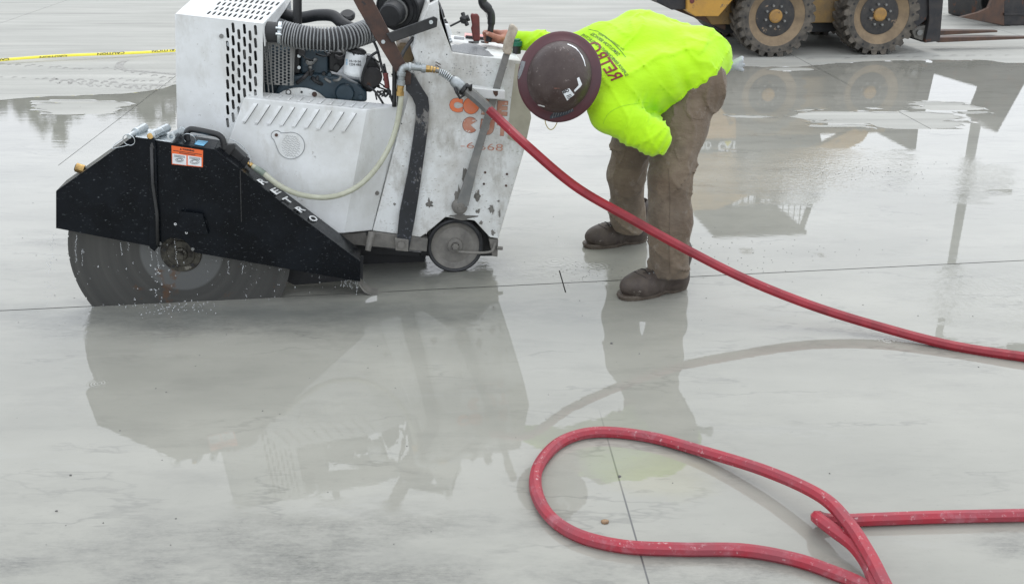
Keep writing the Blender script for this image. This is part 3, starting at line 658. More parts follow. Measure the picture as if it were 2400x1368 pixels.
# rusty brace and cross link
E_('brace_bar', [(812, -30), (858, -30), (896, 42), (964, 176), (962, 200), (946, 200), (880, 92), (838, 20)], .135, .155, rust, bevel=.003)
E_('cross_link', [(905, 80), (1017, 39), (1026, 44), (1024, 64), (918, 101)], .120, .134, black_s, bevel=.003)
for px, py, ww, mt in ((1010, 52, .12, zinc), (898, 98, .135, zinc)): c0 = L(px, py, ww); MB().cyl(c0, c0 - Vector((0, .007, 0)), .009, n=6).build('bolt', mt, saw)
E_('fuel_tank', [(929, 112), (936, 100), (974, 107), (977, 128), (964, 150), (944, 148)], .36, .60, tank, bevel=.012)
MB().tube(spline([L(*p) for p in ((968, 90, .3), (952, 112, .22), (943, 128, .18), (938, 142, .16))], 6), .008, 10).build('fuel_line', rubber, saw, smooth=True)
E_('alternator', [(858, 130), (878, 140), (892, 165), (890, 200), (868, 222), (846, 210), (850, 160)], .30, .42, dark_in, bevel=.02)
c0 = L(872, 180, .30); MB().lathe([(.045, 0), (.043, -.012), (.02, -.014)], c0, (0, 1, 0), 24).build('alternator_pulley', oldst, saw)
for nm, pts, r_, mt in (('battery_cable', ((875, 95, .2), (885, 118, .2), (893, 150, .2), (905, 190, .2), (918, 232, .2), (925, 246, .25)), .006, rubber),
                        ('battery_cable', ((888, 120, .19), (868, 134, .18), (853, 165, .2), (848, 195, .24)), .006, rubber),
                        ('battery_cable', ((862, 200, .24), (880, 216, .22), (893, 235, .22), (902, 250, .25)), .005, rubber),
                        ('battery_cable', ((900, 150, .21), (910, 200, .21), (905, 225, .22), (884, 214, .24)), .005, rubber),
                        ('cable_sleeve', ((903, 172, .19), (906, 190, .19), (908, 206, .19)), .011, maroon),
                        ('support_post', ((925, 150, .2), (924, 250, .2)), .010, black_s),
                        ('support_post', ((934, 145, .19), (933, 250, .19)), .006, black_s)):
    MB().tube(spline([L(*p) for p in pts], 6), r_, 9).build(nm, mt, saw, smooth=True)
m_ = MB()
for k in range(14):
    q = L(862 + (k * 37 % 60), 150 + (k * 53 % 80), .29 + (k % 4) * .03); m_.tube(spline([q, q + Vector((.02 * math.sin(k), .02, .03 * math.cos(k * 2))), q + Vector((.05 * math.cos(k * 3), .03, .04 * math.sin(k)))], 5), .0035, 6)
m_.build('wiring_loom', dark_in, saw)

rq = random.Random(21)
for k in range(16):
    x, y = rq.uniform(700, 850), rq.uniform(108, 185); dx, dy = rq.uniform(-35, 35), rq.uniform(-14, 26); w_ = rq.uniform(.22, .29)
    MB().tube(spline([L(x, y, w_), L(x + dx * .4, y + dy * .2 + 6, w_ - .01), L(x + dx, y + dy, w_ + .02)], 5), rq.choice((.004, .006, .009)), 8).build('engine_hose', rq.choice((rubber, dark_in, oldst, lever_m)), saw, smooth=True)
for k in range(10):
    x, y = rq.uniform(700, 850), rq.uniform(112, 180); c0 = L(x, y, .30); MB().cyl(c0, c0 - Vector((0, rq.uniform(.015, .04), 0)), rq.uniform(.007, .016), n=rq.choice((6, 12))).build('engine_fitting', rq.choice((oldst, blue_e, lever_m, dark_in)), saw, bevel=.001)
# console body: one folded sheet-steel box with wheel arch
body_px = [(990, 46), (1005, 13), (1027, 0), (1031, 46), (1060, 124), (1222, 143), (1245, 272), (1231, 345), (1168, 559), (1148, 556), (1112, 517), (1044, 509), (1000, 546), (985, 556), (873, 541), (948, 262), (962, 205), (975, 150), (965, 121)]
bd = E_('console_body', body_px, .19, .74, white_m, bevel=.004)
bpt = lambda i: L(*body_px[i], .19)
e0, e1 = bpt(2), bpt(4); dv = e1 - e0; nrm = Vector((-dv.z, 0, dv.x)); nrm = nrm * (1 if nrm.x > 0 else -1); nrm.normalize()
def con(t, w, h=.0): return Vector((e0.x + dv.x * t, w, e0.z + dv.z * t)) + nrm * h
mesh('instrument_panel', [con(.03, .205, .003), con(.985, .205, .003), con(.985, .70, .003), con(.03, .70, .003), con(.03, .205, 0), con(.985, .205, 0), con(.985, .70, 0), con(.03, .70, 0)],
     [(0, 1, 2, 3), (0, 4, 5, 1), (1, 5, 6, 2), (2, 6, 7, 3), (3, 7, 4, 0)], stickg, saw)
for t, w, r_, h, mt in ((.30, .26, .020, .008, oldst), (.30, .34, .020, .008, oldst), (.30, .45, .026, .01, glass_d), (.62, .25, .012, .016, stickw), (.62, .31, .010, .014, zinc), (.82, .26, .012, .012, zinc), (.62, .44, .012, .02, black_s), (.62, .52, .012, .02, black_s), (.84, .36, .010, .014, stickw)):
    c0 = con(t, w, .003); MB().cyl(c0, c0 + nrm * h, r_, r_ * .9, 18).build('switch' if r_ < .015 else 'gauge', mt, saw)
mesh('rocker_switch', [con(.50, .222, .018), con(.70, .222, .022), con(.70, .245, .022), con(.50, .245, .018), con(.48, .218, .003), con(.72, .218, .003), con(.72, .25, .003), con(.48, .25, .003)], [(0, 1, 2, 3), (0, 4, 5, 1), (1, 5, 6, 2), (2, 6, 7, 3), (3, 7, 4, 0)], paintw, saw, bevel=.002)
deck = OnGeneral(S, bpt(4), bpt(5), bpt(4) + Vector((0, .3, 0)), .0015)
deck0 = OnGeneral(S, bpt(4), bpt(5), bpt(4) + Vector((0, .3, 0)), 0)
patch('deck_label', [(1061, 122), (1058, 108), (1066, 105), (1075, 106), (1086, 103), (1103, 102.5), (1118, 105), (1130, 110), (1142, 112), (1140, 116), (1134, 117), (1145, 121), (1150, 127), (1158, 133), (1146, 133), (1125, 131), (1095, 127)], deck, stickg, saw)
patch('deck_label', [(1089, 78), (1160, 85), (1160, 95), (1089, 88)], deck, pink, saw)
patch('deck_label', [(1064, 86), (1088, 88), (1088, 94), (1064, 92)], deck, stickg, saw)
write('deck_label_print', 'OM', (1070.5, 80), (8, .6), (0, -5), deck, ink, saw, bold=.03)
MB().tube([deck0(1092, 92) + Vector((0, 0, .01)), deck0(1158, 98) + Vector((0, 0, .01))], .008, 10).build('lever_slot_rail', black_s, saw)
for x in (1107, 1136): c0 = deck0(x, 101); MB().box(c0 + Vector((0, 0, .004)), (.035, .02, .008)).build('lever_base', black_s, saw)
# levers and knobs of the console
hw_ = .50
E_('speed_lever', [(1103, 38), (1106, 32), (1112, 34), (1119, 33), (1124, 39), (1125, 70), (1125.5, 97), (1109, 97), (1107, 80), (1104.5, 68), (1107, 60)], .44, .465, maroon, bevel=.006)
E_('lever_stem', [(1110, 96), (1124, 96), (1122, 103), (1112, 103)], .446, .460, lever_m)
pt = [L(1134, -18, hw_), L(1131, 6, hw_), L(1143, 20, hw_), L(1151, 34, hw_), L(1151, 60, hw_), L(1147, 84, hw_), L(1145, 98, hw_)]
MB().tube(spline(pt, 6), [.020] * 8 + [.0215] * 6 + [.018] * 10 + [.014] * 13, 16).build('lift_lever', rubber, saw, smooth=True)
c0 = L(1147, 24, hw_ - .021); MB().cyl(c0, c0 - Vector((0, .004, 0)), .009, n=16).build('lever_button', black_s, saw)
MB().tube([L(1055, 62, .40), L(1083, 48, .40)], .0045, 8).build('choke_rod', oldst, saw)
m_ = MB(); k0 = L(1080, 49, .40); k1 = L(1104, 40, .40); axk = (k1 - k0).normalized(); m_.lathe([(.012, -.002), (.018, .008), (.018, .022), (.010, .026), (.014, .030), (.014, .04)], k0, axk, 18)
for k in range(4): th = R(90 * k + 20); s1 = axk.orthogonal().normalized(); s2 = axk.cross(s1); m_.tube([k0 + axk * .018, k0 + axk * .02 + (s1 * math.cos(th) + s2 * math.sin(th)) * .030], .0095, 8)
m_.build('choke_knob', black_s, saw, bevel=.001)
g0 = deck0(1211, 126); MB().cyl(g0, g0 + Vector((0, 0, .035)), .019, n=20).build('filler_neck', black_s, saw)
m_ = MB(); m_.cyl(g0 + Vector((0, 0, .035)), g0 + Vector((0, 0, .055)), .025, n=12); m_.cyl(g0 + Vector((0, 0, .055)), g0 + Vector((0, 0, .065)), .017, n=12); m_.build('filler_cap', green, saw, bevel=.002)
E_('console_post', [(1010, -20), (1026, -20), (1024, 16), (1008, 14)], .24, .30, oldst)
# long lever with pivot, white bracket
E_('feed_lever', [(1180, 126), (1196, 127), (1165, 234), (1124, 372), (1098, 482), (1084, 492), (1070, 482), (1075, 462), (1103, 376), (1148, 232)], .150, .160, lever_m, bevel=.002)
E_('lever_grip', [(1179, 124), (1182, 101), (1192, 75), (1196, 60), (1203, 57), (1213, 66), (1215, 73), (1206, 94), (1198, 130), (1186, 128)], .135, .172, tan, bevel=.009)
c0 = L(1078, 487, .15); m_ = MB().lathe([(.0, -.012), (.010, -.012), (.011, -.004), (.022, -.004), (.024, 0), (.034, .006), (.036, .03)], c0, (0, 1, 0), 30); m_.build('lever_pivot', grimy, saw)
wb = [L(1103, 206, .12), L(1184, 213, .12), L(1185, 234, .12), L(1100, 229, .12)]
MB().slab(wb, .12, .149).build('lever_guide', white, saw, bevel=.003)
MB().slab([p for p in wb], .161, .19).build('lever_guide', white, saw, bevel=.003)
patch('paint_chip', [(1155, 213), (1167, 213.5), (1167, 222), (1162, 227), (1157, 221)], OnPlane(S, .12, .0015), rust, saw)
# black bent bar, chassis beam, rear bracket
bar = [(953, 167), (971, 175), (986, 202), (1004, 230), (1006, 250), (1004, 294), (996, 355), (981, 461), (972, 517), (958, 590), (928, 584), (937, 496), (956, 404), (969, 320), (975, 270), (974, 248), (966, 229), (951, 212)]
E_('bent_bar', bar, .165, .185, pm('splashed_black_bar', (.010, .012, .015), (.02, .022, .026), 7, rough=.3, rough2=.5, bmp=.2, spots=[((.17, .165, .155), 10, .60, .04, (1, 1, .6), .3), ((.12, .13, .15), 55, .60, .08, I3, .2)]), bevel=.003)
E_('chassis_beam', [(796, 550), (871, 543), (1003, 560), (1000, 590), (985, 588), (820, 573)], .185, .26, grimy, bevel=.003)
MB().slab([L(925, 558, .16), L(958, 562, .16), L(957, 590, .16), L(927, 587, .16)], .16, .186).build('clamp_plate', grimy, saw, bevel=.003)
c0 = L(940, 572, .16); MB().cyl(c0, c0 - Vector((0, .012, 0)), .017, n=8).build('bolt', grimy, saw)
MB().tube([L(872, 545, .17), L(866, 565, .15), L(862, 588, .13)], [.018, .015, .013], 12).build('drain_fitting', grimy, saw, smooth=False)
E_('rear_bracket', [(1146, 560), (1168, 561), (1166, 602), (1154, 600)], .20, .30, grimy)
MB().cyl(L(1164, 581, .19), L(1178, 582, .19), .009, n=8).build('bolt', grimy, saw)
E_('wheel_well', [(985, 600), (1003, 540), (1046, 505), (1114, 512), (1150, 552), (1156, 600)], .30, .31, dark_in)
E_('underframe', [(700, 556), (985, 592), (985, 602), (700, 585)], .30, .70, dark_in)
for px, py, rr in ((1006, 478, .011), (884, 452, .010), (1119, 460, .010), (1152, 490, .010)):
    c0 = L(px, py, .19); MB().cyl(c0, c0 - Vector((0, .008, 0)), rr, n=8).build('bolt', grimy, saw, bevel=.002)
for px, py in ((1137, 404), (1188, 408), (1134, 431), (1186, 435), (1047, 128), (988, 122), (1006, 193), (941, 290)):
    c0 = L(px, py, .19); MB().cyl(c0, c0 - Vector((0, .003, 0)), .0055 if py > 300 else .0025, n=8).build('rivet', rust if py > 300 else dark_in, saw)
# mud and bare-metal blotches with their own outlines
def blotch(px, py, rx, ry, mat, f, seed, name='paint_chip'):
    rd = random.Random(seed); pts = [(px + rx * math.cos(t) * rd.uniform(.35, 1.2), py + ry * math.sin(t) * rd.uniform(.35, 1.2)) for t in [2 * math.pi * k / 17 for k in range(17)]]
    patch(name, pts, f, mat, saw)
side = OnPlane(S, .19, .0012)
for i, a in enumerate(((1119, 460, 8, 16), (1152, 490, 8, 15), (1006, 476, 8, 13), (1120, 495, 7, 6), (1128, 522, 5, 7), (1170, 500, 3, 12), (1085, 508, 34, 8), (1074, 462, 10, 30), (1090, 425, 12, 34), (1013, 482, 4, 3), (925, 478, 4, 4), (1168, 471, 4, 3), (1155, 545, 8, 8))):
    blotch(*a, grimy, side, i)
for i in range(26): blotch(1045 + 7 * math.sin(i * 7) + i * 4.4, 158 + 10 * math.cos(i * 5) + (i % 3) * 5, 1.8, 1.1, stickg, side, 100 + i, 'paint_chip')
for i in range(10): blotch(1022 + 3.1 * (i % 4), 146 + i * 1.7, 2.2, 1.7, rust, side, 200 + i, 'paint_chip')
# lettering on the flank
patch('tape_strip', [(1208, 150), (1223, 150), (1245, 276), (1231, 342), (1189, 325), (1197, 240)], OnPlane(S, .19, .001), beige, saw)
sf = OnPlane(S, .19, .0022); so = OnPlane(S, .19, .0014)
def logo(ch, base, right, up, mt, bold, out=ink_f):
    write('logo_outline', ch, (base[0] - .8, base[1] + .8), (right[0] + 1.6, right[1]), (up[0], up[1] - 1.6), so, out, saw, bold=bold)
    write('logo_letter', ch, base, right, up, sf, mt, saw, bold=bold)
logo('C', (1053, 262), (31, 2), (1, -33), orange, .07)
patch('logo_outline', [(1104 + 19.5 * math.cos(R(k * 12)), 248 + 20 * math.sin(R(k * 12))) for k in range(30)], so, ink_f, saw)
patch('logo_letter', [(1104 + 18.5 * math.cos(R(k * 12)), 248 + 19 * math.sin(R(k * 12))) for k in range(30)], sf, orange, saw)
logo('R', (1128, 268), (25, 2), (4, -36), orange_f, .07); logo('E', (1164, 270), (24, 1.5), (3, -34), orange_f, .07)
patch('logo_outline', [(1102, 293)] + [(1102 + 18.5 * math.cos(R(k * 10)), 293 + 19 * math.sin(R(k * 10))) for k in range(4, 34)], so, ink_f, saw)
patch('logo_letter', [(1103, 293)] + [(1102 + 17.4 * math.cos(R(k * 10)), 293 + 18 * math.sin(R(k * 10))) for k in range(4, 34)], sf, orange_f, saw)
logo('U', (1123, 315), (32, 2), (5, -36), orange_f, .07); logo('T', (1163, 317), (26, 2), (3, -32), orange_f, .07)
write('logo_number', '-6', (1079, 347), (32, 1), (1, -14), sf, orange_f, saw, bold=-.01)
write('logo_number', '668', (1122, 351), (56, 3), (1, -16), sf, orange_f, saw, bold=-.01)
# rear wheel
wc = L(1067, 577, .20); RW = wc.z - .001
hwheel = MB().lathe([(.0, .012), (.016, .012), (.018, .004), (.034, .006), (.036, .016), (RW * .66, .020), (RW * .78, .012), (RW * .85, .004), (RW * .85, .055), (.0, .055)], wc, (0, 1, 0), 48).build('rear_wheel', grimy, saw)
MB().lathe([(RW * .86, .002), (RW * .93, -.002), (RW * .985, .004), (RW, .014), (RW, .046), (RW * .97, .056), (RW * .86, .056)], wc, (0, 1, 0), 56, closed=True).build('tyre', rubber, hwheel, smooth=False)
MB().cyl(wc + Vector((0, .004, 0)), wc - Vector((0, .014, 0)), .018, .016, 6).build('axle_nut', grimy, hwheel, bevel=.002)
MB().tube(spline([L(*p) for p in ((1074, 590, .17), (1110, 592, .17), (1145, 591, .17), (1156, 584, .17), (1160, 570, .19))], 5), .0062, 10).build('scraper_rod', grimy, saw, smooth=True)
fw = wc + Vector((-.95, .12, 0)); MB().lathe([(.03, 0), (RW * .9, .0), (RW, .012), (RW, .05), (RW * .9, .06), (.03, .06)], fw, (0, 1, 0), 32).build('front_wheel', rubber, saw)

# blade
bc = L(425, 592, 0); RB = .456
bl = MB().lathe([(.02, -.0022), (RB, -.0022), (RB, .0022), (.02, .0022)], (0, 0, 0), (0, 1, 0), 128, closed=True).build('saw_blade', blade_m, saw)
bl.location = bc
m_ = MB()
for k in range(30):
    a0, a1 = 2 * math.pi * (k + .04) / 30, 2 * math.pi * (k + .96) / 30; pts = [Vector((r_ * math.cos(a0 + (a1 - a0) * q), 0, r_ * math.sin(a0 + (a1 - a0) * q))) for r_, qs in ((RB + .003, (0, .33, .66, 1)), (RB - .012, (1, .66, .33, 0))) for q in qs]
    m_.slab(pts, -.003, .003)
m_.build('diamond_rim', blade_m, bl)
fl_ = MB().lathe([(.0, -.030), (.014, -.030), (.016, -.022), (.026, -.021), (.030, -.014), (.056, -.014), (.060, -.010), (.082, -.009), (.086, -.003), (.086, .02)], (0, 0, 0), (0, 1, 0), 44).build('blade_flange', hub_m, bl)
MB().cyl((0, -.02, 0), (0, -.046, 0), .020, .018, 6).build('arbor_nut', hub_m, bl)
for k in range(5): a_ = R(72 * k + 20); MB().cyl((.068 * math.cos(a_), -.009, .068 * math.sin(a_)), (.068 * math.cos(a_), -.0125, .068 * math.sin(a_)), .007, n=10).build('flange_pin', dark_in, bl)

# blade guard: folded steel shell, open below
gw, gb = -.07, .085
gfront = [(132, 448), (310, 322), (352, 327), (352, 577), (132, 535)]
grear = [(356, 328), (502, 351), (562, 397), (666, 480), (844, 613), (844, 660), (457, 592), (449, 584), (441, 572), (430, 563), (416, 558), (400, 558), (388, 563), (378, 572), (376, 579), (356, 578)]
def shell(name, px, strips, t=.005):
    P = [L(x, y, gw) for x, y in px]; m_ = MB(); m_.slab(P, gw, gw + t); m_.slab(P, gb - t, gb)
    for i in strips:
        a, c = P[i], P[(i + 1) % len(P)]; d = (c - a).normalized(); nn = Vector((-d.z, 0, d.x)); ctr = sum(P, Vector()) / len(P)
        if nn.dot((a + c) / 2 - ctr) < 0: nn = -nn
        q = [a + nn * .0012, c + nn * .0012, c - nn * t, a - nn * t]; m_.slab(q, gw - .001, gb + .001)
    return m_.build(name, black_p, saw, bevel=.0012)
shell('front_guard', gfront, (0, 1, 4)); shell('rear_guard', grear, (0, 1, 2, 3, 4))
plate('hinge_flange', S, [(346, 322), (362, 325), (366, 352), (372, 575), (362, 590), (350, 580), (350, 345)], gw - .016, gw - .001, black_p, saw, bevel=.003)
MB().tube([L(355, 345, gw - .02), L(358, 430, gw - .02), L(368, 500, gw - .02), L(370, 575, gw - .02)], .007, 8).build('weld_bead', black_s, saw, smooth=True)
MB().tube([L(356, 318, gw - .006), L(357, 348, gw - .012)], [.004, .010], 10).build('hinge_pin', black_s, saw)
MB().tube([L(563, 400, gw - .001), L(566, 520, gw - .001)], .0022, 6).build('weld_bead', black_s, saw)
P_ = [L(x, y, gw) for x, y in ((426, 491), (476, 497), (490, 545), (413, 536))]
m_ = MB(); m_.slab(P_, gw - .026, gw - .021)
for a, c in ((0, 3), (1, 2), (2, 3)):
    d = (P_[c] - P_[a]).normalized(); nn = Vector((-d.z, 0, d.x)) * .004; ctr = sum(P_, Vector()) / 4
    if nn.dot(ctr - P_[a]) < 0: nn = -nn
    m_.slab([P_[a], P_[c], P_[c] + nn, P_[a] + nn], gw - .0205, gw)
m_.build('latch_pocket', black_p, saw)
for px, py in ((411, 525), (437, 545)): c0 = L(px, py, gw); MB().lathe([(.0025, 0), (.0055, 0), (.0055, -.002), (.0025, -.002)], c0, (0, 1, 0), 16, closed=True).build('washer', paintw, saw)
for px, py in ((375, 570), (452, 583)): c0 = L(px, py, gw); MB().cyl(c0, c0 - Vector((0, .005, 0)), .007, n=10).build('guard_bolt', lever_m, saw)
MB().tube(spline([L(*p) for p in ((441, 336, .01), (438, 314, .01), (443, 305, .01), (456, 304, .01), (500, 313, .01), (515, 319, .01), (523, 330, .01), (525, 352, .01))], 6), .0128, 16).build('guard_handle', black_s, saw, smooth=True)
plate('handle_gusset', S, [(508, 345), (548, 337), (553, 343), (532, 372), (527, 372)], .0, .006, black_s, saw)
plate('hinge_block', S, [(520, 345), (548, 344), (578, 372), (566, 398), (545, 386)], .02, .08, black_s, saw, bevel=.003)
# slotted zinc shelf with three latch bolts
ztop = L(318, 322, gw).z
P_ = [L(317, 322, gw), L(404, 336, gw)]; o1 = Vector((0, 0, .004))
m_ = MB(); m_.slab([P_[0], P_[1], P_[1] + o1, P_[0] + o1], gw + .002, gb - .01); m_.build('latch_plate', zinc, saw, bevel=.001)
def latch(front, back, rs_, hollow, mt):
    a, c = L(*front), L(*back); d = c - a; ln_ = d.length; prof = [(r_, h * ln_) for r_, h in rs_]
    if hollow: prof = [(prof[0][0] * .45, .02)] + [(prof[0][0] * .5, 0)] + prof
    return MB().lathe(prof, a, d, 24).build('latch_bolt', mt, saw, bevel=.0008)
l1 = latch((302, 320, -.085), (340, 298, .05), [(.010, 0), (.011, .02), (.011, .40), (.018, .40), (.019, .48), (.0165, .5), (.0165, 1)], False, zinc)
l2 = latch((352, 319, -.080), (392, 300, .06), [(.0135, 0), (.014, .04), (.019, .045), (.019, .30), (.016, .31), (.016, .55), (.0175, .56), (.0175, 1)], False, zinc)
MB().cyl(L(351, 319.5, -.082), L(352, 319, -.088), .0115, n=16).build('brass_tip', brass, l2)
l3 = latch((401, 321, -.075), (420, 309, .03), [(.0165, 0), (.0165, .45), (.013, .5), (.013, 1)], True, zinc)
latch((418, 314, .02), (428, 304, .08), [(.014, 0), (.014, 1)], False, zinc)
def ring(name, c, r_, t, nrm_, par):
    a = nrm_.orthogonal().normalized(); b_ = nrm_.cross(a); MB().tube([c + (a * math.cos(R(20 * k)) + b_ * math.sin(R(20 * k))) * r_ for k in range(18)], t, 8, closed=True).build(name, zinc, par, smooth=True)
ring('split_ring', L(302, 328, -.09), .024, .0018, Vector((.2, 1, .2)).normalized(), saw); ring('split_ring', L(444, 326, -.03), .026, .0018, Vector((.3, 1, .4)).normalized(), saw)
ring('split_ring', L(428, 309, .02), .020, .0012, Vector((.6, 1, .2)).normalized(), saw)
MB().tube(spline([L(*p) for p in ((303, 339, -.10), (290, 343, -.10), (275, 346, -.09), (263, 348, -.072), (270, 338, -.04), (290, 324, -.02))], 7), .0014, 6).build('lanyard', zinc, saw)
MB().tube(spline([L(*p) for p in ((452, 318, .0), (490, 318, .04), (525, 323, .06), (553, 332, .06), (575, 350, .05), (586, 370, .03), (585, 386, .0))], 7), .0014, 6).build('lanyard', zinc, saw)
for k in range(7): c0 = L(326 + k * 11, 324 + k * 1.6, -.02 + .03 * (k % 2)); MB().cyl(c0, c0 + Vector((0, 0, .010)), .008, .006, 8).build('latch_nut', zinc, saw)
MB().tube([L(178, 392, .0), L(197, 398, .0)], .019, 16).build('water_port', brass, saw); MB().cyl(L(176, 391.5, .0), L(179, 392.5, .0), .014, n=14).build('port_bore', dark_in, saw)
# stickers and hand lettering on the guard
gp = OnPlane(S, gw, .0015); gp2 = OnPlane(S, gw, .0022); gp3 = OnPlane(S, gw, .003)
patch('warning_sticker', [(402, 341), (476, 352), (475.5, 392), (403, 385)], gp, warn, saw)
for q in ([(404.2, 359.3), (437, 364), (437, 387.2), (404.4, 383)], [(440.2, 364.3), (472.4, 369), (472.4, 390), (440.4, 386.5)]): patch('sticker_panel', q, gp2, stickw, saw)
write('sticker_title', 'WARNING', (427.5, 351.6), (28, 4.2), (0, -4.4), gp2, ink, saw, bold=.05)
patch('sticker_symbol', [(421.5, 350.8), (426.3, 351.4), (424, 346.8)], gp2, ink, saw)
for y, x0, x1 in ((354.2, 406, 473), (357.6, 420, 458)): patch('sticker_rule', [(x0, y + (x0 - 402) * .148 - 3), (x1, y + (x1 - 402) * .148 - 3), (x1, y + (x1 - 402) * .148 - 1.6), (x0, y + (x0 - 402) * .148 - 1.6)], gp2, ink, saw)
for cx_, cy_, rr in ((421, 374.5, 9), (456.5, 379, 10.5)):
    for a_, c_ in ((1, .8), (.62, .45)):
        MB().tube([gp3(cx_ + rr * a_ * math.cos(R(18 * k)), cy_ + rr * a_ * .48 * math.sin(R(18 * k)) + (0 if a_ == 1 else -.5)) for k in range(20)], .0007, 5, closed=True).build('sticker_drawing', ink, saw)
    for dy in (-9.2, -6.6): patch('sticker_rule', [(cx_ - 13, cy_ + dy - 2.4), (cx_ + 13, cy_ + dy + .8), (cx_ + 13, cy_ + dy + 1.8), (cx_ - 13, cy_ + dy - 1.4)], gp3, ink, saw)
tp = OnGeneral(S, L(356, 328, gw), L(502, 351, gw), L(502, 351, gw) + Vector((0, .1, 0)), .0032)
patch('blue_sticker', [(455, 340), (464, 330), (488, 333), (477, 344)], tp, stickb, saw)
gs = OnGeneral(S, L(562, 397, gw), L(844, 613, gw), L(844, 613, gw) + Vector((0, .1, 0)), .0035)
for ch, cx_, cy_ in (('R', 614, 426), ('E', 645, 449), ('T', 673, 470), ('R', 703, 491), ('O', 733, 513)):
    U_, R_ = (-15.5, -11.5), (12.5, -6.5)
    write('marker_letter', ch, (cx_ - U_[0] / 2 - R_[0] / 2, cy_ - U_[1] / 2 - R_[1] / 2), R_, U_, gs, paintw, saw, bold=.03)
# water feed at the guard and the cloudy hose to it
MB().tube([L(577, 379, .02), L(586, 385, .02)], .008, 8).build('brass_nipple', brass, saw); MB().cyl(L(584, 384, .02), L(594, 391, .02), .012, n=6).build('brass_nut', brass, saw)
plate('hose_tab', S, [(560, 385), (578, 366), (586, 373), (572, 396)], .01, .016, black_s, saw)
hp = [(592, 390, .01), (604, 397, .0), (620, 408, -.01), (650, 432, -.01), (690, 452, .0), (730, 461, .02), (770, 462, .03), (810, 452, .045), (850, 428, .06), (885, 390, .08), (912, 345, .10), (928, 300, .11), (936, 260, .11), (940, 228, .11), (941, 205, .11)]
MB().tube(spline([L(*p) for p in hp], 8), .0118, 14).build('water_hose', clearhose, saw, smooth=True)
MB().tube(spline([L(*p) for p in ((598, 394, .0), (610, 401, -.005), (620, 408, -.01))], 4), .0135, 12).build('hose_collar', pm('greenish_collar', (.16, .20, .16), (.28, .32, .28), 30, rough=.4), saw)
MB().cyl(L(938, 214, .11), L(938, 224, .11), .018, n=6).build('brass_nut', brass, saw); MB().cyl(L(939, 196, .11), L(938, 214, .11), .0155, n=14).build('brass_coupling', brass, saw)
MB().tube(spline([L(*p) for p in ((938, 212, .11), (940, 190, .11), (941, 170, .11), (945, 160, .11), (956, 157, .11), (975, 158, .11), (998, 161, .11))], 6), .0145, 14).build('pipe_elbow', galv, saw, smooth=True)
for p0, p1, r_ in (((940, 178, .11), (941, 168, .11), .0185), ((957, 157, .11), (964, 157.5, .11), .019), ((988, 160, .11), (998, 161, .11), .019), ((939, 200, .11), (940, 188, .11), .018)): MB().cyl(L(*p0), L(*p1), r_, n=18).build('pipe_collar', galv, saw, bevel=.002)
MB().cyl(L(980, 147, .11), L(980, 160, .11), .011, n=12).build('pipe_tee', galv, saw)
MB().cyl(L(997, 161, .11), L(1007, 162, .11), .0165, n=6).build('brass_nut', brass, saw, bevel=.001)
for k in range(3): MB().cyl(L(1008 + k * 7, 162 + k * 1.4, .11), L(1013 + k * 7, 163 + k * 1.4, .11), .0145 - .001 * k, n=16).build('brass_ring', brass, saw)
core = spline([L(*p) for p in ((1005, 162, .11), (1025, 166, .105), (1042, 174, .10), (1058, 186, .09), (1066, 192, .085))], 30)
MB().tube(core, .009, 12).build('swivel_stem', lever_m, saw, smooth=True)
hel = []
for i in range(40, len(core)):
    t = (core[min(i + 1, len(core) - 1)] - core[i - 1]).normalized(); a = Vector((0, 1, 0)); a = (a - t * a.dot(t)).normalized(); b_ = t.cross(a)
    for q in range(3): th = 2 * math.pi * ((i + q / 3) / 7.5); hel.append(core[i] + (a * math.cos(th) + b_ * math.sin(th)) * .0145)
MB().tube(hel, .0024, 6).build('spring_guard', zinc, saw, smooth=True)
p0, p1 = L(1060, 186, .085), L(1093, 214, .07)
MB().lathe([(.012, -.004), (.019, .002), (.024, .012), (.026, .03), (.025, .05), (.0215, .062)], p0, p1 - p0, 26).build('swivel_coupling', galv, saw, smooth=True)
MB().lathe([(.026, 0), (.029, .003), (.029, .014), (.026, .017)], p0 + (p1 - p0) * .72, p1 - p0, 22).build('cam_collar', black_s, saw)
m_ = MB(); m_.tube([L(1066, 205, .055), L(1070, 216, .05), L(1078, 230, .05), L(1088, 222, .05)], .0065, 8); m_.tube([L(1096, 205, .04), L(1104, 200, .04), L(1102, 212, .045)], .008, 8); m_.build('cam_arm', black_s, saw, smooth=True)
print('blade centre', bc, 'wheel', wc, 'shroud top', A.z, 'guard top', ztop, 'deck z', bpt(4).z, 'hand', S.world(L(1165, 85, .5)))
E_('added_dark_plate', [(600, 560), (852, 600), (850, 655), (690, 668), (630, 640)], .12, .125, rubber)  # dark plate added to block the bright reflection below the guard
E_('underbody_shade_block', [(640, 560), (1000, 594), (990, 634), (880, 642), (660, 656)], .36, .68, dark_in)  # dark block added to deepen the shade beneath the body
# skid shoe trailing behind the guard
sp = spline([L(*p, -.035) for p in ((838, 650), (842, 668), (853, 683), (870, 692), (890, 694), (908, 693))], 5); vs = []; 
for p in sp: vs += [p, p + Vector((0, .085, 0))]
o = mesh('skid_shoe', vs, [(2 * i, 2 * i + 1, 2 * i + 3, 2 * i + 2) for i in range(len(sp) - 1)], grimy, saw); md = o.modifiers.new('s', 'SOLIDIFY'); md.thickness = .005

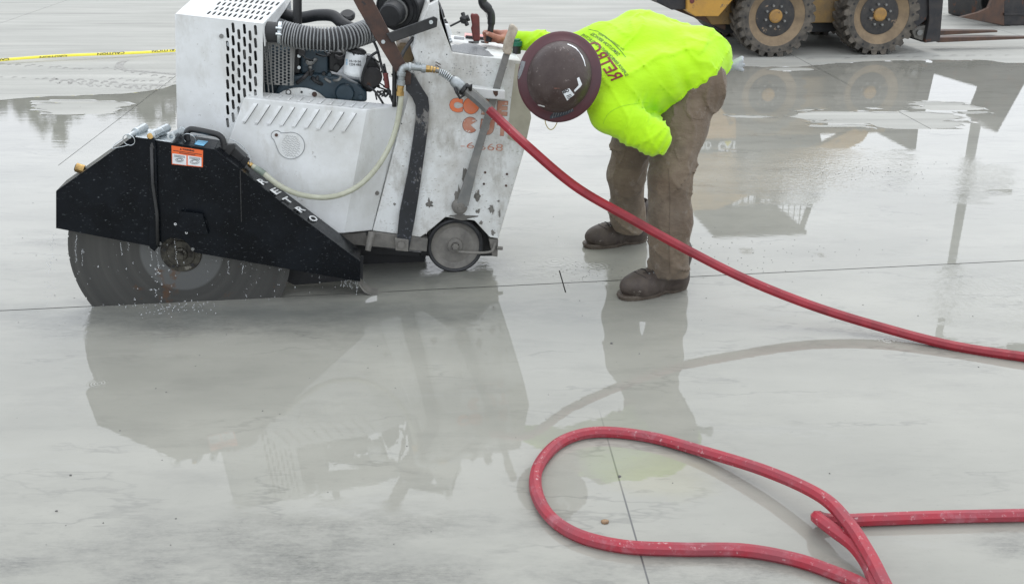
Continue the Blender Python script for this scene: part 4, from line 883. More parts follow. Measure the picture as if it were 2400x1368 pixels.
# ------------------------------------------------------------------ smooth organic surfaces (blended volumes turned into one skin)
def sd_cone(P, a, b, ra, rb):                # capsule whose radius runs from ra to rb
    a, b = np.array(a, np.float32), np.array(b, np.float32); ab = b - a; t = np.clip(((P - a) @ ab) / (ab @ ab), 0, 1)
    return np.linalg.norm(P - a - t[..., None] * ab, axis=-1) - (ra + (rb - ra) * t)
def sd_ell(P, c, r, M=None):                 # ellipsoid, M rows = its axes
    q = P - np.array(c, np.float32)
    if M is not None: q = q @ np.array(M, np.float32).T
    r = np.array(r, np.float32); k0 = np.linalg.norm(q / r, axis=-1); k1 = np.linalg.norm(q / (r * r), axis=-1); return k0 * (k0 - 1) / np.maximum(k1, 1e-6)
def smin(a, b, k):
    h = np.clip(.5 + .5 * (b - a) / k, 0, 1); return b * (1 - h) + a * h - k * h * (1 - h)
def skin(name, fn, lo, hi, h, mat, parent, smooth=True, **kw):
    ax = [np.arange(lo[i], hi[i] + h, h, dtype=np.float32) for i in range(3)]; P = np.stack(np.meshgrid(*ax, indexing='ij'), -1)
    D = fn(P).astype(np.float32); ins = D < 0; n0, n1, n2 = D.shape
    sx = [slice(0, -1), slice(1, None)]; cnt = np.zeros((n0 - 1, n1 - 1, n2 - 1), int); pos = np.zeros(cnt.shape + (3,), np.float32); ne = np.zeros(cnt.shape, np.float32)
    C = [(i, j, k) for i in (0, 1) for j in (0, 1) for k in (0, 1)]
    base = P[:-1, :-1, :-1]
    for c in C: cnt += ins[sx[c[0]], sx[c[1]], sx[c[2]]]
    act = (cnt > 0) & (cnt < 8)
    for c in C:
        for a_ in range(3):
            if c[a_]: continue
            e = list(c); e[a_] = 1; d0 = D[sx[c[0]], sx[c[1]], sx[c[2]]]; d1 = D[sx[e[0]], sx[e[1]], sx[e[2]]]
            x = (d0 < 0) != (d1 < 0); t = np.where(x, d0 / np.where(x, d0 - d1, 1), 0); q = np.zeros(cnt.shape + (3,), np.float32)
            for i in range(3): q[..., i] = c[i]
            q[..., a_] += t; pos += q * x[..., None]; ne += x
    idx = -np.ones(cnt.shape, int); idx[act] = np.arange(act.sum()); vs = (base + pos / np.maximum(ne, 1)[..., None] * h)[act]; fs = []
    for a_ in range(3):
        b_, c_ = (a_ + 1) % 3, (a_ + 2) % 3; s0 = [slice(None)] * 3; s1 = [slice(None)] * 3; s0[a_] = slice(0, -1); s1[a_] = slice(1, None)
        d0, d1 = ins[tuple(s0)], ins[tuple(s1)]; I = np.argwhere(d0 != d1); I = I[(I[:, b_] > 0) & (I[:, c_] > 0) & (I[:, b_] < D.shape[b_] - 1) & (I[:, c_] < D.shape[c_] - 1)]
        fl = d0[tuple(I.T)]; quad = []
        for db, dc in ((1, 1), (0, 1), (0, 0), (1, 0)): J = I.copy(); J[:, b_] -= db; J[:, c_] -= dc; quad.append(idx[tuple(J.T)])
        Q = np.stack(quad, 1); Q[~fl] = Q[~fl][:, ::-1]; fs.append(Q)
    F = np.concatenate(fs); F = F[(F >= 0).all(1)]
    me = bpy.data.meshes.new(name); me.from_pydata(vs.tolist(), [], F.tolist()); me.update()
    o = link(name, me, mat, parent, smooth=smooth, **kw); s_ = o.modifiers.new('even', 'SMOOTH'); s_.factor = .5; s_.iterations = 2; return o

# ------------------------------------------------------------------ the worker
def T3(v): return (v.x, v.y, v.z)
root = S.world((0, 0, 0)); wroot = G(1500, 640)
man = empty('person', (wroot.x, wroot.y, 0), 0, 'worker in neon yellow shirt and brown trousers bending down, one hand on the saw lever', 'person')
wo = Vector((wroot.x, wroot.y, 0)); q3 = lambda px, py, Y: T3(PY(px, py, Y) - wo)
far = [q3(1615, 128, 4.72), q3(1500, 104, 4.66), q3(1405, 122, 4.57), q3(1335, 124, 4.57)]
near = [q3(1622, 172, 4.46), q3(1525, 185, 4.38), q3(1450, 212, 4.28), q3(1430, 262, 4.20)]
mid = [q3(1632, 140, 4.58), q3(1500, 138, 4.52), q3(1400, 168, 4.42)]
elb, fore = q3(1530, 322, 4.13), q3(1515, 282, 4.40)
felb, fwr = q3(1268, 100, 4.70), q3(1208, 93, 4.76)
def f_shirt(P):
    d = sd_cone(P, far[0], far[1], .125, .135); d = smin(d, sd_cone(P, far[1], far[2], .135, .115), .05); d = smin(d, sd_cone(P, far[2], far[3], .105, .075), .05)
    d = smin(d, sd_cone(P, near[0], near[1], .125, .13), .06); d = smin(d, sd_cone(P, near[1], near[2], .13, .118), .05); d = smin(d, sd_cone(P, near[2], near[3], .105, .082), .05)
    d = smin(d, sd_cone(P, mid[0], mid[1], .145, .15), .05); d = smin(d, sd_cone(P, mid[1], mid[2], .15, .12), .05)
    d = smin(d, sd_cone(P, q3(1610, 160, 4.46), q3(1656, 138, 4.55), .128, .092), .05)
    arm = smin(sd_cone(P, near[3], elb, .086, .070), sd_cone(P, elb, fore, .072, .055), .02); d = smin(d, arm, .03)
    d = smin(d, smin(sd_cone(P, far[3], felb, .066, .050), sd_cone(P, felb, fwr, .048, .040), .02), .045)
    x, y, z = P[..., 0], P[..., 1], P[..., 2]
    # pull lines: from the armpit over the flank, rings at the elbows, slack at the waist
    d = d + .0045 * fbm(x * 5 + z * 4, y * 5, z * 14 - x * 7, 2) + .0012 * fbm(x * 16, y * 16, z * 16, 2)
    g1 = vn(x * 3.2 + z * 3 + 3, y * 3, z * 10 - x * 8 + 5); g2 = vn(x * 9 + z * 8, y * 4 + 7, z * 3 - x * 3 + 1)
    d = d - .008 * np.exp(-(g1 / .035) ** 2) - .006 * np.exp(-(g2 / .028) ** 2)
    e = np.array(elb, np.float32); r_ = np.linalg.norm(P - e, axis=-1); ax_ = (P - e) @ (np.array(near[3]) - e).astype(np.float32) / .22
    d = d + .0045 * np.sin(ax_ * 210 + 9 * vn(x * 7, y * 7, z * 7)) * np.exp(-((r_ - .10) / .07) ** 2)
    fe = np.array(felb, np.float32); d = d + .003 * np.sin((x - z) * 170 + 8 * vn(x * 9, y * 9, z * 9)) * np.exp(-(np.linalg.norm(P - fe, axis=-1) / .09) ** 2)
    wv_ = np.array(q3(1585, 215, 4.33), np.float32); d = d + .006 * np.sin((x * .8 + z * .5) * 95 + 7 * vn(x * 6, y * 6, z * 6)) * np.exp(-(np.linalg.norm(P - wv_, axis=-1) / .13) ** 2)
    return d
def bounds(pts, m): A_ = np.array(pts); return A_.min(0) - m, A_.max(0) + m
lo, hi = bounds(far + near + mid + [elb, fore, felb, fwr], .20)
shirt = skin('shirt', f_shirt, lo, hi, .0078, shirt_m, man)
L1 = [q3(1612, 215, 4.45), q3(1592, 300, 4.37), q3(1569, 415, 4.28), q3(1569, 520, 4.24), q3(1568, 655, 4.22)]
L2 = [q3(1565, 215, 4.70), q3(1492, 310, 4.76), q3(1468, 410, 4.80), q3(1470, 500, 4.83), q3(1474, 560, 4.85)]
P1, P2, P3 = q3(1632, 196, 4.46), q3(1606, 190, 4.68), q3(1652, 176, 4.56)
def f_pants(P):
    a = smin(sd_cone(P, L1[0], L1[1], .130, .112), sd_cone(P, L1[1], L1[2], .112, .084), .04)
    a = smin(a, sd_cone(P, L1[2], L1[3], .082, .088), .04); a = smin(a, sd_cone(P, L1[3], L1[4], .092, .083), .04)
    c = smin(sd_cone(P, L2[0], L2[1], .115, .098), sd_cone(P, L2[1], L2[2], .098, .086), .04)
    c = smin(c, sd_cone(P, L2[2], L2[3], .084, .080), .04); c = smin(c, sd_cone(P, L2[3], L2[4], .082, .077), .04)
    d = smin(a, c, .03); h_ = smin(sd_cone(P, P1, P2, .118, .11), sd_cone(P, P3, P1, .078, .115), .05); d = smin(d, h_, .05)
    x, y, z = P[..., 0], P[..., 1], P[..., 2]
    d = d + .004 * fbm(x * 7, y * 7, z * 9 + x * 5, 3)
    low = np.exp(-((z - .16) / .13) ** 2); kn = np.exp(-((z - .52) / .12) ** 2); hp_ = np.exp(-((z - .84) / .12) ** 2)
    def fold(s_, a, w_): return -a * np.exp(-(s_ / w_) ** 2)
    d = d + fold(vn(x * 5 + 2, y * 5, z * 15 + x * 9), .014, .045) * (low + .5 * kn) + fold(vn(x * 7 - z * 4, y * 6, z * 11 - x * 9 + 3), .011, .035) * (kn + .5 * low)
    d = d + fold(vn(x * 8 + z * 7, y * 5, z * 4 - x * 8), .010, .035) * (hp_ + .35) + fold(vn(x * 14, y * 14, z * 5), .004, .08)
    return np.maximum(d, .085 - z - .02 * vn(x * 9, y * 9, z))
lo, hi = bounds(L1 + L2 + [P1, P2, P3], .16)
pants = skin('trousers', f_pants, lo, hi, .0078, pants_m, man)
# boots
def boot(toe, heel, ank):
    d = (toe - heel); ang = math.atan2(d.y, d.x); ln_ = d.length; k = ln_ / .29; c = heel - wo
    Rm = Matrix.Rotation(ang, 3, 'Z'); c = c - Rm @ Vector((-.0, 0, 0))
    bo = bpy.data.objects.new('boot', None)
    def f(P):
        q = P / k; x, y, z = q[..., 0], q[..., 1], q[..., 2]
        d = sd_ell(q, (.215, .004, .052), (.075, .050, .048)); d = smin(d, sd_cone(q, (.19, .003, .055), (.09, 0, .085), .044, .046), .03)
        d = smin(d, sd_cone(q, (.09, 0, .085), (.045, 0, .15), .046, .050), .03); d = smin(d, sd_ell(q, (.040, 0, .055), (.045, .038, .058)), .03); d = smin(d, sd_cone(q, (.045, 0, .05), (.045, 0, .17), .040, .050), .03)
        d = smin(d, sd_cone(q, (.20, .012, .035), (.05, 0, .035), .040, .034), .03)
        d = d + .003 * np.sin(x * 130 + 6 * vn(x * 30, y * 30, z * 30)) * np.exp(-((x - .135) / .03) ** 2) + .0025 * vn(x * 40, y * 40, z * 40)
        d = np.maximum(d, -np.minimum(np.sqrt((y) ** 2 + (x - .045) ** 2) - .040, 1) * (z > .155) - 1 * (z <= .155))
        return np.maximum(d, .018 - z) * k
    up_ = skin('boot', f, (-.03, -.08, 0), (.33 * k, .08, .24), .0058, boot_m, man)
    up_.location = c; up_.rotation_euler = (0, 0, ang)
    out = []
    for i in range(36):
        t = 2 * math.pi * i / 36; x = math.cos(t); y = math.sin(t); X_ = .145 + x * .148; wdt = .036 + .017 * max(0, math.sin((X_ - .10) * 9)) + .002; out.append(Vector((X_ * k, (y * abs(y) ** -.35 if abs(y) > 1e-6 else 0) * wdt * k * (1.0 if abs(x) < .9 else .9), 0)))
    m_ = MB(); n_ = len(out); lay_ = [(0, .94), (.006, 1.0), (.020, 1.03), (.028, 1.02)]
    vs = [(Vector(((p.x - .145 * k) * s_ + .145 * k, p.y * s_, z_ + (.012 if .085 * k < p.x < .13 * k and z_ < .01 else 0)))) for z_, s_ in lay_ for p in out]
    fs = [tuple(range(n_))[::-1], tuple(range(3 * n_, 4 * n_))] + [(r_ * n_ + i, r_ * n_ + (i + 1) % n_, (r_ + 1) * n_ + (i + 1) % n_, (r_ + 1) * n_ + i) for r_ in range(3) for i in range(n_)]
    m_.add(vs, fs).build('sole', sole_m, up_, smooth=False)
    bvh = BVHTree.FromPolygons([v.co for v in up_.data.vertices], [tuple(p.vertices) for p in up_.data.polygons])
    def on(x, y, h=.0015):
        q_ = bvh.ray_cast(Vector((x * k, y * k, .4)), Vector((0, 0, -1)))[0]; return q_ + Vector((0, 0, h)) if q_ is not None else Vector((x * k, y * k, .05))
    lc = MATS.get('dark_lace') or pm('dark_lace', (.012, .010, .009), (.03, .026, .022), 40, rough=.8)
    for j in range(4):
        x = .185 - j * .019; s_ = 1 if j % 2 else -1
        MB().tube([on(x - .004 * s_, yy, .002) for yy in (-.030, -.018, -.006, .006, .018, .030)], .0026, 6).build('boot_lace', lc, up_, smooth=True)
        for yy in (-.031, .031): e_ = on(x - .001, yy, .001); MB().cyl(e_, e_ + Vector((0, yy * .03, .003)), .0035, n=8).build('eyelet', lever_m, up_)
    for yy in (-.034, .034): MB().tube([on(.205 - .018 * q_, yy * (.6 + .07 * q_), .0005) for q_ in range(6)], .0014, 5).build('boot_seam', lc, up_, smooth=True)
    MB().tube([on(.225 - .9 * yy * yy * 14, yy, .0004) for yy in (-.042, -.03, -.018, -.006, .006, .018, .03, .042)], .0016, 5).build('boot_seam', lc, up_, smooth=True)
    for j in range(0):
        x = (.150 - j * .020) * k; z = (.098 + j * .0115) * k; hw_ = .026 * k
        MB().tube([Vector((x - .004, -hw_ * 1.2, z - .010)), Vector((x, -hw_ * .5, z + .004)), Vector((x + .005 * (-1) ** j, 0, z + .008)), Vector((x, hw_ * .5, z + .004)), Vector((x - .004, hw_ * 1.2, z - .010))], .0028, 6).build('boot_lace', pm('dark_lace', (.02, .017, .015), rough=.8) if 'dark_lace' not in MATS else MATS['dark_lace'], up_, smooth=True)
    return up_
boot(G(1452, 702), G(1606, 676), None); boot(G(1370, 581), G(1512, 566), None)
# head, neck, hands: one skin under the clothes
hc = PY(1311, 181, 4.10); hx_ = Vector((-.075, -.985, .20)).normalized()     # crown axis of the bowed head
face = Vector((-.30, -.10, -.95)); face = (face - hx_ * face.dot(hx_)).normalized(); ear = hx_.cross(face)
nk = np.array(q3(1392, 180, 4.40)); hd = Vector(hc - wo) - hx_ * .055
hb = S.world(L(1171, 86, .50)) - wo                                             # palm
gp_ = S.world(L(1148, 86, .50)) - wo
Mh = [T3(face), T3(ear), T3(hx_)]
def f_head(P):
    d = sd_ell(P, T3(hd), (.098, .076, .115), Mh)
    jaw = hd - hx_ * .085 + face * .035; d = smin(d, sd_ell(P, T3(jaw), (.062, .052, .052), Mh), .03)
    nose = hd + face * .100 - hx_ * .035; d = smin(d, sd_cone(P, T3(nose + hx_ * .03 - face * .012), T3(nose), .008, .014), .012)
    for s_ in (-1, 1):
        d = smin(d, sd_ell(P, T3(hd + ear * .078 * s_ - hx_ * .02), (.020, .007, .030), Mh), .006)
        eye = hd + face * .093 + ear * .030 * s_ - hx_ * .012; d = np.maximum(d, -(np.linalg.norm(P - np.array(T3(eye), np.float32), axis=-1) - .012)); d = np.minimum(d, np.linalg.norm(P - np.array(T3(eye - face * .006), np.float32), axis=-1) - .0115)
    mth = hd + face * .090 - hx_ * .078; d = smin(d, sd_ell(P, T3(mth), (.010, .024, .007), Mh), .006)
    d = smin(d, sd_cone(P, T3(hd - hx_ * .06 - face * .02), tuple(nk), .058, .066), .03)
    return d
allp = [tuple(nk), T3(hd)]
body_lo, body_hi = np.array([T3(hd), tuple(nk)]).min(0) - .15, np.array([T3(hd), tuple(nk)]).max(0) + .15
head = skin('body', f_head, body_lo, body_hi, .0072, skin_m, man)
# the hand that holds the lever: palm, four fingers closing behind it, thumb across its front
Uu, Ww, Zz = S.u, S.w, Vector((0, 0, 1))
def hp3(px, py, w): return S.world(L(px, py, w)) - wo
wrist = hp3(1207, 92, .50)
fing = []
for i, (dz, ln_) in enumerate(((8, 1.0), (1, 1.08), (-6, 1.0), (-13, .82))):   # index on top
    k0 = hp3(1166, 76 + i * 6.5, .535); k1 = hp3(1149, 74 + i * 7, .548); k2 = hp3(1136 + i, 76 + i * 7, .535); k3 = hp3(1134 + 2 * i, 78 + i * 7, .512)
    fing.append((k0, k1, k2, k3))
th = [hp3(1188, 92, .490), hp3(1170, 90, .472), hp3(1156, 84, .468), hp3(1143, 79, .472)]
def f_hand(P):
    d = sd_cone(P, T3(wrist), T3(hp3(1186, 88, .51)), .029, .033); 
    for i in range(4):
        kn = hp3(1168, 77 + i * 6.5, .530); d = smin(d, sd_cone(P, T3(hp3(1196, 88 + (i - 1.5) * 2, .51)), T3(kn), .020, .0125), .014)
    for i, (a, b_, c, e) in enumerate(fing):
        r_ = .0098 if i < 3 else .0085; f = smin(sd_cone(P, T3(a), T3(b_), r_ * 1.1, r_), sd_cone(P, T3(b_), T3(c), r_, r_ * .92), .004); f = smin(f, sd_cone(P, T3(c), T3(e), r_ * .92, r_ * .8), .004); d = smin(d, f, .006)
    t = smin(sd_cone(P, T3(th[0]), T3(th[1]), .019, .0135), sd_cone(P, T3(th[1]), T3(th[2]), .0130, .0112), .008); t = smin(t, sd_cone(P, T3(th[2]), T3(th[3]), .0112, .0105), .004)
    return smin(d, t, .012)
ah = np.array([T3(wrist)] + [T3(v) for v in th] + [T3(v) for f in fing for v in f]); hand = skin('hand', f_hand, ah.min(0) - .045, ah.max(0) + .045, .0033, skin_m, head)
tn = th[3] - Vector((0, .010, -.002)); mesh('thumbnail', [tn + Uu * a + Zz * c - Vector((0, .0006, 0)) for a, c in ((-.008, -.004), (.005, -.005), (.007, 0), (.005, .006), (-.008, .005))], [(0, 1, 2, 3, 4)], pm('nail', (.62, .38, .30), rough=.3), hand)
# the other hand rests out of sight on the near thigh
nh = [q3(1515, 282, 4.40), q3(1512, 268, 4.47)]
def f_hand2(P):
    a, c = np.array(nh[0]), np.array(nh[1]); d = sd_cone(P, a, c, .028, .030)
    for i in range(4): k = c + np.array([-.02 + .016 * i, .03, -.006 * i]); d = smin(d, sd_cone(P, c, k, .012, .010), .008); d = smin(d, sd_cone(P, k, k + np.array([0, .045 - .004 * abs(i - 1), -.02]), .0095, .008), .004)
    t = c + np.array([-.035, .01, .02]); return smin(d, smin(sd_cone(P, a, t, .015, .012), sd_cone(P, t, t + np.array([-.015, .035, .0]), .011, .009), .004), .01)
ah = np.array(nh); skin('hand', f_hand2, ah.min(0) - .11, ah.max(0) + .12, .0045, skin_m, head)
# full-brim hard hat
Rh = Matrix((tuple(face), tuple(ear), tuple(hx_))).transposed()
bc_ = hc
hat_e = mesh('hard_hat', *(lambda n_, prof: ([Rh @ Vector((math.cos(2 * math.pi * j / n_) * r_ * (1.045 if r_ > .14 else 1.06), math.sin(2 * math.pi * j / n_) * r_ * (.97 if r_ > .14 else .96), h - (.006 * math.cos(4 * math.pi * j / n_) if r_ > .14 else 0))) for r_, h in prof for j in range(n_)],
    [(i * n_ + j, i * n_ + (j + 1) % n_, (i + 1) * n_ + (j + 1) % n_, (i + 1) * n_ + j) for i in range(len(prof) - 1) for j in range(n_)] + [tuple((len(prof) - 1) * n_ + j for j in range(n_))]))(72,
    [(.170, -.020), (.1725, -.016), (.171, -.0125), (.160, -.008), (.148, -.003), (.138, .002), (.1325, .006)]), brim_m, man, smooth=True)
hat_e.location = bc_ - wo; hat_e.data.polygons[-1].use_smooth = False
n_ = 72; cp = [(.1335, .004), (.1325, .010), (.1315, .018), (.129, .032), (.124, .05), (.114, .072), (.100, .091), (.080, .107), (.055, .118), (.028, .124), (.0005, .126)]
cv = []
for r_, h in cp:
    for j in range(n_):
        a = 2 * math.pi * j / n_; rid = 1 + .020 * math.exp(-((h - .085) / .04) ** 2) * math.exp(-(math.sin(a) * r_ / .022) ** 2) * 1.0
        cv.append(Rh @ Vector((math.cos(a) * r_ * 1.06, math.sin(a) * r_ * .96, h * rid * (1 + .03 * math.exp(-(math.sin(a) * r_ / .03) ** 2)))))
crown = mesh('hat_crown', cv, [(i * n_ + j, i * n_ + (j + 1) % n_, (i + 1) * n_ + (j + 1) % n_, (i + 1) * n_ + j) for i in range(len(cp) - 1) for j in range(n_)], hat_m, hat_e, smooth=True)
md = hat_e.modifiers.new('s', 'SOLIDIFY'); md.thickness = .003; md.offset = -1
bpy.context.view_layer.update()
oc = OnMesh(crown, .0008); ob_ = OnMesh(hat_e, .0008); ih = hat_e.matrix_world.inverted()
def loc_of(f, im): return lambda x, y: (lambda q: None if q is None else im @ q)(f(x, y))
ocl, obl = loc_of(oc, ih), loc_of(ob_, ih)
def smear(name, pts, wd, f, par, mat, seed=1):
    rd = random.Random(seed); up1, dn1 = [], []
    for i in range(len(pts)):
        x, y = pts[i]; t = (pts[min(i + 1, len(pts) - 1)][0] - pts[i - 1][0] if i else pts[1][0] - x, pts[min(i + 1, len(pts) - 1)][1] - pts[i - 1][1] if i else pts[1][1] - y); ln_ = math.hypot(*t) or 1
        w_ = wd * rd.uniform(.3, 1); up1.append((x - t[1] / ln_ * w_, y + t[0] / ln_ * w_)); dn1.append((x + t[1] / ln_ * w_ * rd.uniform(.3, 1), y - t[0] / ln_ * w_))
    patch(name, up1 + dn1[::-1], f, mat, par, step=8)
arc = lambda cx_, cy_, rx, ry, a0, a1, n_=22: [(cx_ + rx * math.cos(R(a0 + (a1 - a0) * k / n_)), cy_ + ry * math.sin(R(a0 + (a1 - a0) * k / n_))) for k in range(n_ + 1)]
smear('paint_smear', [(1228, 215), (1234, 226), (1240, 234), (1247, 241), (1256, 245), (1266, 247), (1277, 250)], 1.4, ocl, hat_e, paintw, 3)
smear('paint_smear', [(1330, 104), (1340, 108), (1350, 114), (1358, 123), (1364, 132), (1369, 143), (1372, 156)], 1.6, ocl, hat_e, paintw, 5)
patch('brim_pad', [(1219, 143), (1224, 143), (1232, 145), (1228, 160), (1222, 176), (1214, 190), (1205, 198), (1205, 178), (1209, 160)], obl, stickg, hat_e, step=6)
patch('brim_pad', [(1288, 279), (1290, 271), (1302, 260), (1320, 252), (1336, 248), (1341, 252), (1345, 260), (1330, 268), (1310, 275)], obl, pm('navy_pad', (.02, .03, .045), (.03, .04, .05), 20, rough=.35), hat_e, step=6)
ob3 = loc_of(OnMesh(hat_e, .0016), ih)
for k in range(8): x = 1294 + k * 6.3; patch('pad_stripe', [(x, 277 - k * 2.2), (x + .8, 277 - k * 2.2), (x + 6.5, 259 - k * 1.6), (x + 5.7, 259 - k * 1.6)], ob3, greyrib, hat_e, step=4)
patch('hat_sticker', [(1317, 214), (1334, 207), (1346, 222), (1329, 236)], ocl, stickw, hat_e, step=6)
oc3 = loc_of(OnMesh(crown, .0016), ih)
write('sticker_print', 'ISO', (1321, 220), (14, -6), (-3.5, -6.5), oc3, ink, hat_e, bold=.05, L=.15)
for k in range(3): patch('sticker_rule', [(1327 + k * 1.5, 225 + k * 3), (1338 + k * 1.5, 220.5 + k * 3), (1338.6 + k * 1.5, 221.6 + k * 3), (1327.6 + k * 1.5, 226.2 + k * 3)], oc3, ink, hat_e, step=6)
patch('hat_sticker', [(1352, 184), (1357, 181), (1364, 198), (1360, 204), (1347, 216), (1345, 212), (1356, 200)], ocl, stickw, hat_e, step=5)
for px, py in ((1374, 178), (1350, 224), (1300, 250)): g_ = obl(px, py); g_ and MB().lathe([(.004, 0), (.0075, 0), (.0075, .003), (.004, .003)], g_, Rh.col[2], 14, closed=True).build('hat_rivet', oldst, hat_e)
MB().tube(spline([PY(*p) - hc for p in ((1277, 275, 4.12), (1279, 290, 4.13), (1286, 302, 4.14), (1295, 303, 4.15), (1303, 293, 4.15), (1310, 276, 4.14))], 8), .0018, 7).build('chin_cord', pm('yellow_cord', (.45, .36, .07), (.25, .2, .05), 60, rough=.6), hat_e)
# print on the back of the shirt
osh = OnMesh(shirt, .0016); ish = Matrix.Translation(-wo); f_s = loc_of(osh, ish)
mar = pm('maroon_print', (.22, .02, .02), rough=.6); prn = pm('dark_green_print', (.05, .09, .02), rough=.6)
write('back_print', 'RETRO', (1433, 191), (-62, -84), (28.5, -12), f_s, mar, man, bold=.015, L=.04)
bend = lambda x: -1.2 * (x * 1.15) ** 2
write('back_print', 'SUPERIOR ENVIRONMENTAL & SELECTIVE', (1466, 180), (-76, -112), (7, -3.6), f_s, prn, man, bold=.01, L=.02, curve=lambda x: -4.2 * x * x)
write('back_print', 'DEMOLITION SERVICES', (1447, 132), (-56, -56), (6.5, -5), f_s, prn, man, bold=.01, L=.03, curve=lambda x: -1.2 * x * x)
write('back_print', 'Our reputation is our work', (1459, 121), (-52, -46), (5, -5), f_s, prn, man, L=.03, shear=.2, curve=lambda x: -1.5 * x * x)
patch('print_rule', [(1466.5, 136), (1467.3, 135.2), (1455, 119), (1440, 104), (1420, 86), (1400, 73.5), (1380, 69), (1380, 70), (1400, 74.6), (1419, 87), (1439, 105), (1454, 120)], f_s, prn, man, step=8)
# seams that lie on the cloth
osm = OnMesh(shirt, .0006); opm = OnMesh(pants, .0008)
def seam(name, pts, f, r_, mat):
    P = [f(*p) for p in [(v.x, v.y) for v in spline([Vector((x, y, 0)) for x, y in pts], 8)]]; P = [p - wo for p in P if p is not None]
    if len(P) > 2: MB().tube(P, r_, 6).build(name, mat, man, smooth=True)
seam('sleeve_seam', [(1414, 290), (1420, 275), (1432, 262), (1455, 250), (1485, 244), (1518, 240)], osm, .0011, pm('shirt_thread', (.36, .68, .02), rough=.8))
seam('side_seam', [(1566, 395), (1570, 460), (1569, 520), (1568, 580), (1570, 640)], opm, .0007, seam_m)
for pk in ([(1612, 214), (1640, 206), (1664, 212), (1655, 250), (1650, 280), (1630, 280), (1611, 272), (1608, 240)], [(1584, 330), (1604, 326), (1616, 334), (1612, 372), (1590, 378), (1580, 350)]):
    o = patch('cargo_pocket', pk, loc_of(OnMesh(pants, .002), ish), pants_m, man, step=5); md = o.modifiers.new('s', 'SOLIDIFY'); md.thickness = .004; md.offset = 1
#seam('side_seam', [(1660, 190), (1655, 225), (1643, 270), (1625, 320), (1605, 365)], opm, .0012, seam_m)
#, (1635, 270), (1652, 272)], opm, .0013, seam_m); seam('pocket_seam', [(1612, 288), (1632, 296), (1648, 292)], opm, .0013, seam_m)
#, (1600, 345), (1612, 340)], opm, .0013, seam_m); seam('pocket_seam', [(1612, 208), (1630, 214), (1640, 222), (1632, 250), (1614, 264)], opm, .0013, seam_m)
# gloves in the hip pocket
gl = PY(1716, 156, 4.60); glo = empty('work_gloves', gl, 0, 'light grey work gloves sticking out of the back trouser pocket', 'gloves')
def f_gl(P):
    d = sd_cone(P, (-.03, 0, -.012), (.01, 0, 0), .012, .010)
    for a in ((.030, .018), (.036, .004), (.034, -.012)): d = smin(d, sd_cone(P, (0, 0, 0), (a[0], .004, a[1]), .009, .0065), .004)
    return smin(d, sd_cone(P, (-.01, .01, .0), (.032, .014, .024), .009, .007), .003)
g_ = skin('glove', f_gl, (-.06, -.04, -.04), (.06, .05, .05), .0032, glove_m, glo); g_.scale = (1.4, 1.4, 1.4)

# ------------------------------------------------------------------ red hoses
hpts = [(1092, 209, 4.155), (1112, 226, 4.15), (1148, 259, 4.14)]
hz = empty('water_supply_hose', S.world(L(1148, 259, .06)), 0, 'red rubber hose running from the saw coupling down past the worker to the right edge', 'hose')
ho = Vector(hz.location)
path = [S.world(L(1146, 257, .06)), PY(1240, 346, 4.13), PY(1350, 438, 4.10), PY(1470, 508, 4.08), PY(1600, 580, 4.03), PY(1745, 653, 3.94), PY(1900, 715, 3.86), PY(2060, 765, 3.76)]
for px, py in ((2230, 809), (2400, 836), (2600, 862), (2900, 880)): path.append(G(px, py, .0205))
pp = spline(path, 14)
MB().tube([p - ho for p in pp], .0205, 8, twist=.39).build('hose_jacket', redhose, hz)
sl_ = [S.world(L(1092, 210, .07)), S.world(L(1120, 233, .065)), S.world(L(1150, 261, .06))]
MB().tube([p - ho for p in spline(sl_, 6)], .0235, 6, twist=.3).build('ferrule', lever_m, hz)
h2 = empty('loose_hose', G(1500, 1300), 0, 'dusty red rubber hose looping over the wet slab in the foreground', 'hose'); h2o = Vector(h2.location)
loop = [(3000, 1200, .021), (2600, 1204, .021), (2400, 1207, .021), (2200, 1211, .022), (2060, 1216, .021), (1975, 1219, .021), (1934, 1217, .024), (1916, 1211, .040), (1922, 1218, .055), (1955, 1243, .052), (2000, 1278, .046), (2035, 1325, .040), (2055, 1380, .034), (2075, 1480, .022),
        (2150, 1600, .021), (2190, 1640, .021), (2180, 1560, .03), (2110, 1440, .045), (2072, 1368, .055), (2037, 1300, .070), (1990, 1228, .080), (1925, 1163, .078), (1800, 1105, .055), (1650, 1058, .028), (1520, 1023, .021), (1400, 1012, .020), (1318, 1033, .020), (1266, 1085, .020), (1255, 1140, .020), (1283, 1203, .020), (1350, 1252, .020), (1460, 1280, .020), (1600, 1287, .020), (1740, 1289, .020), (1860, 1310, .020), (1950, 1340, .020), (2030, 1375, .020), (2150, 1450, .021), (2260, 1600, .021)]
MB().tube([p - h2o for p in spline([G(x, y, z) for x, y, z in loop], 10)], .0195, 8, twist=.39).build('hose_jacket', dusty_hose, h2)

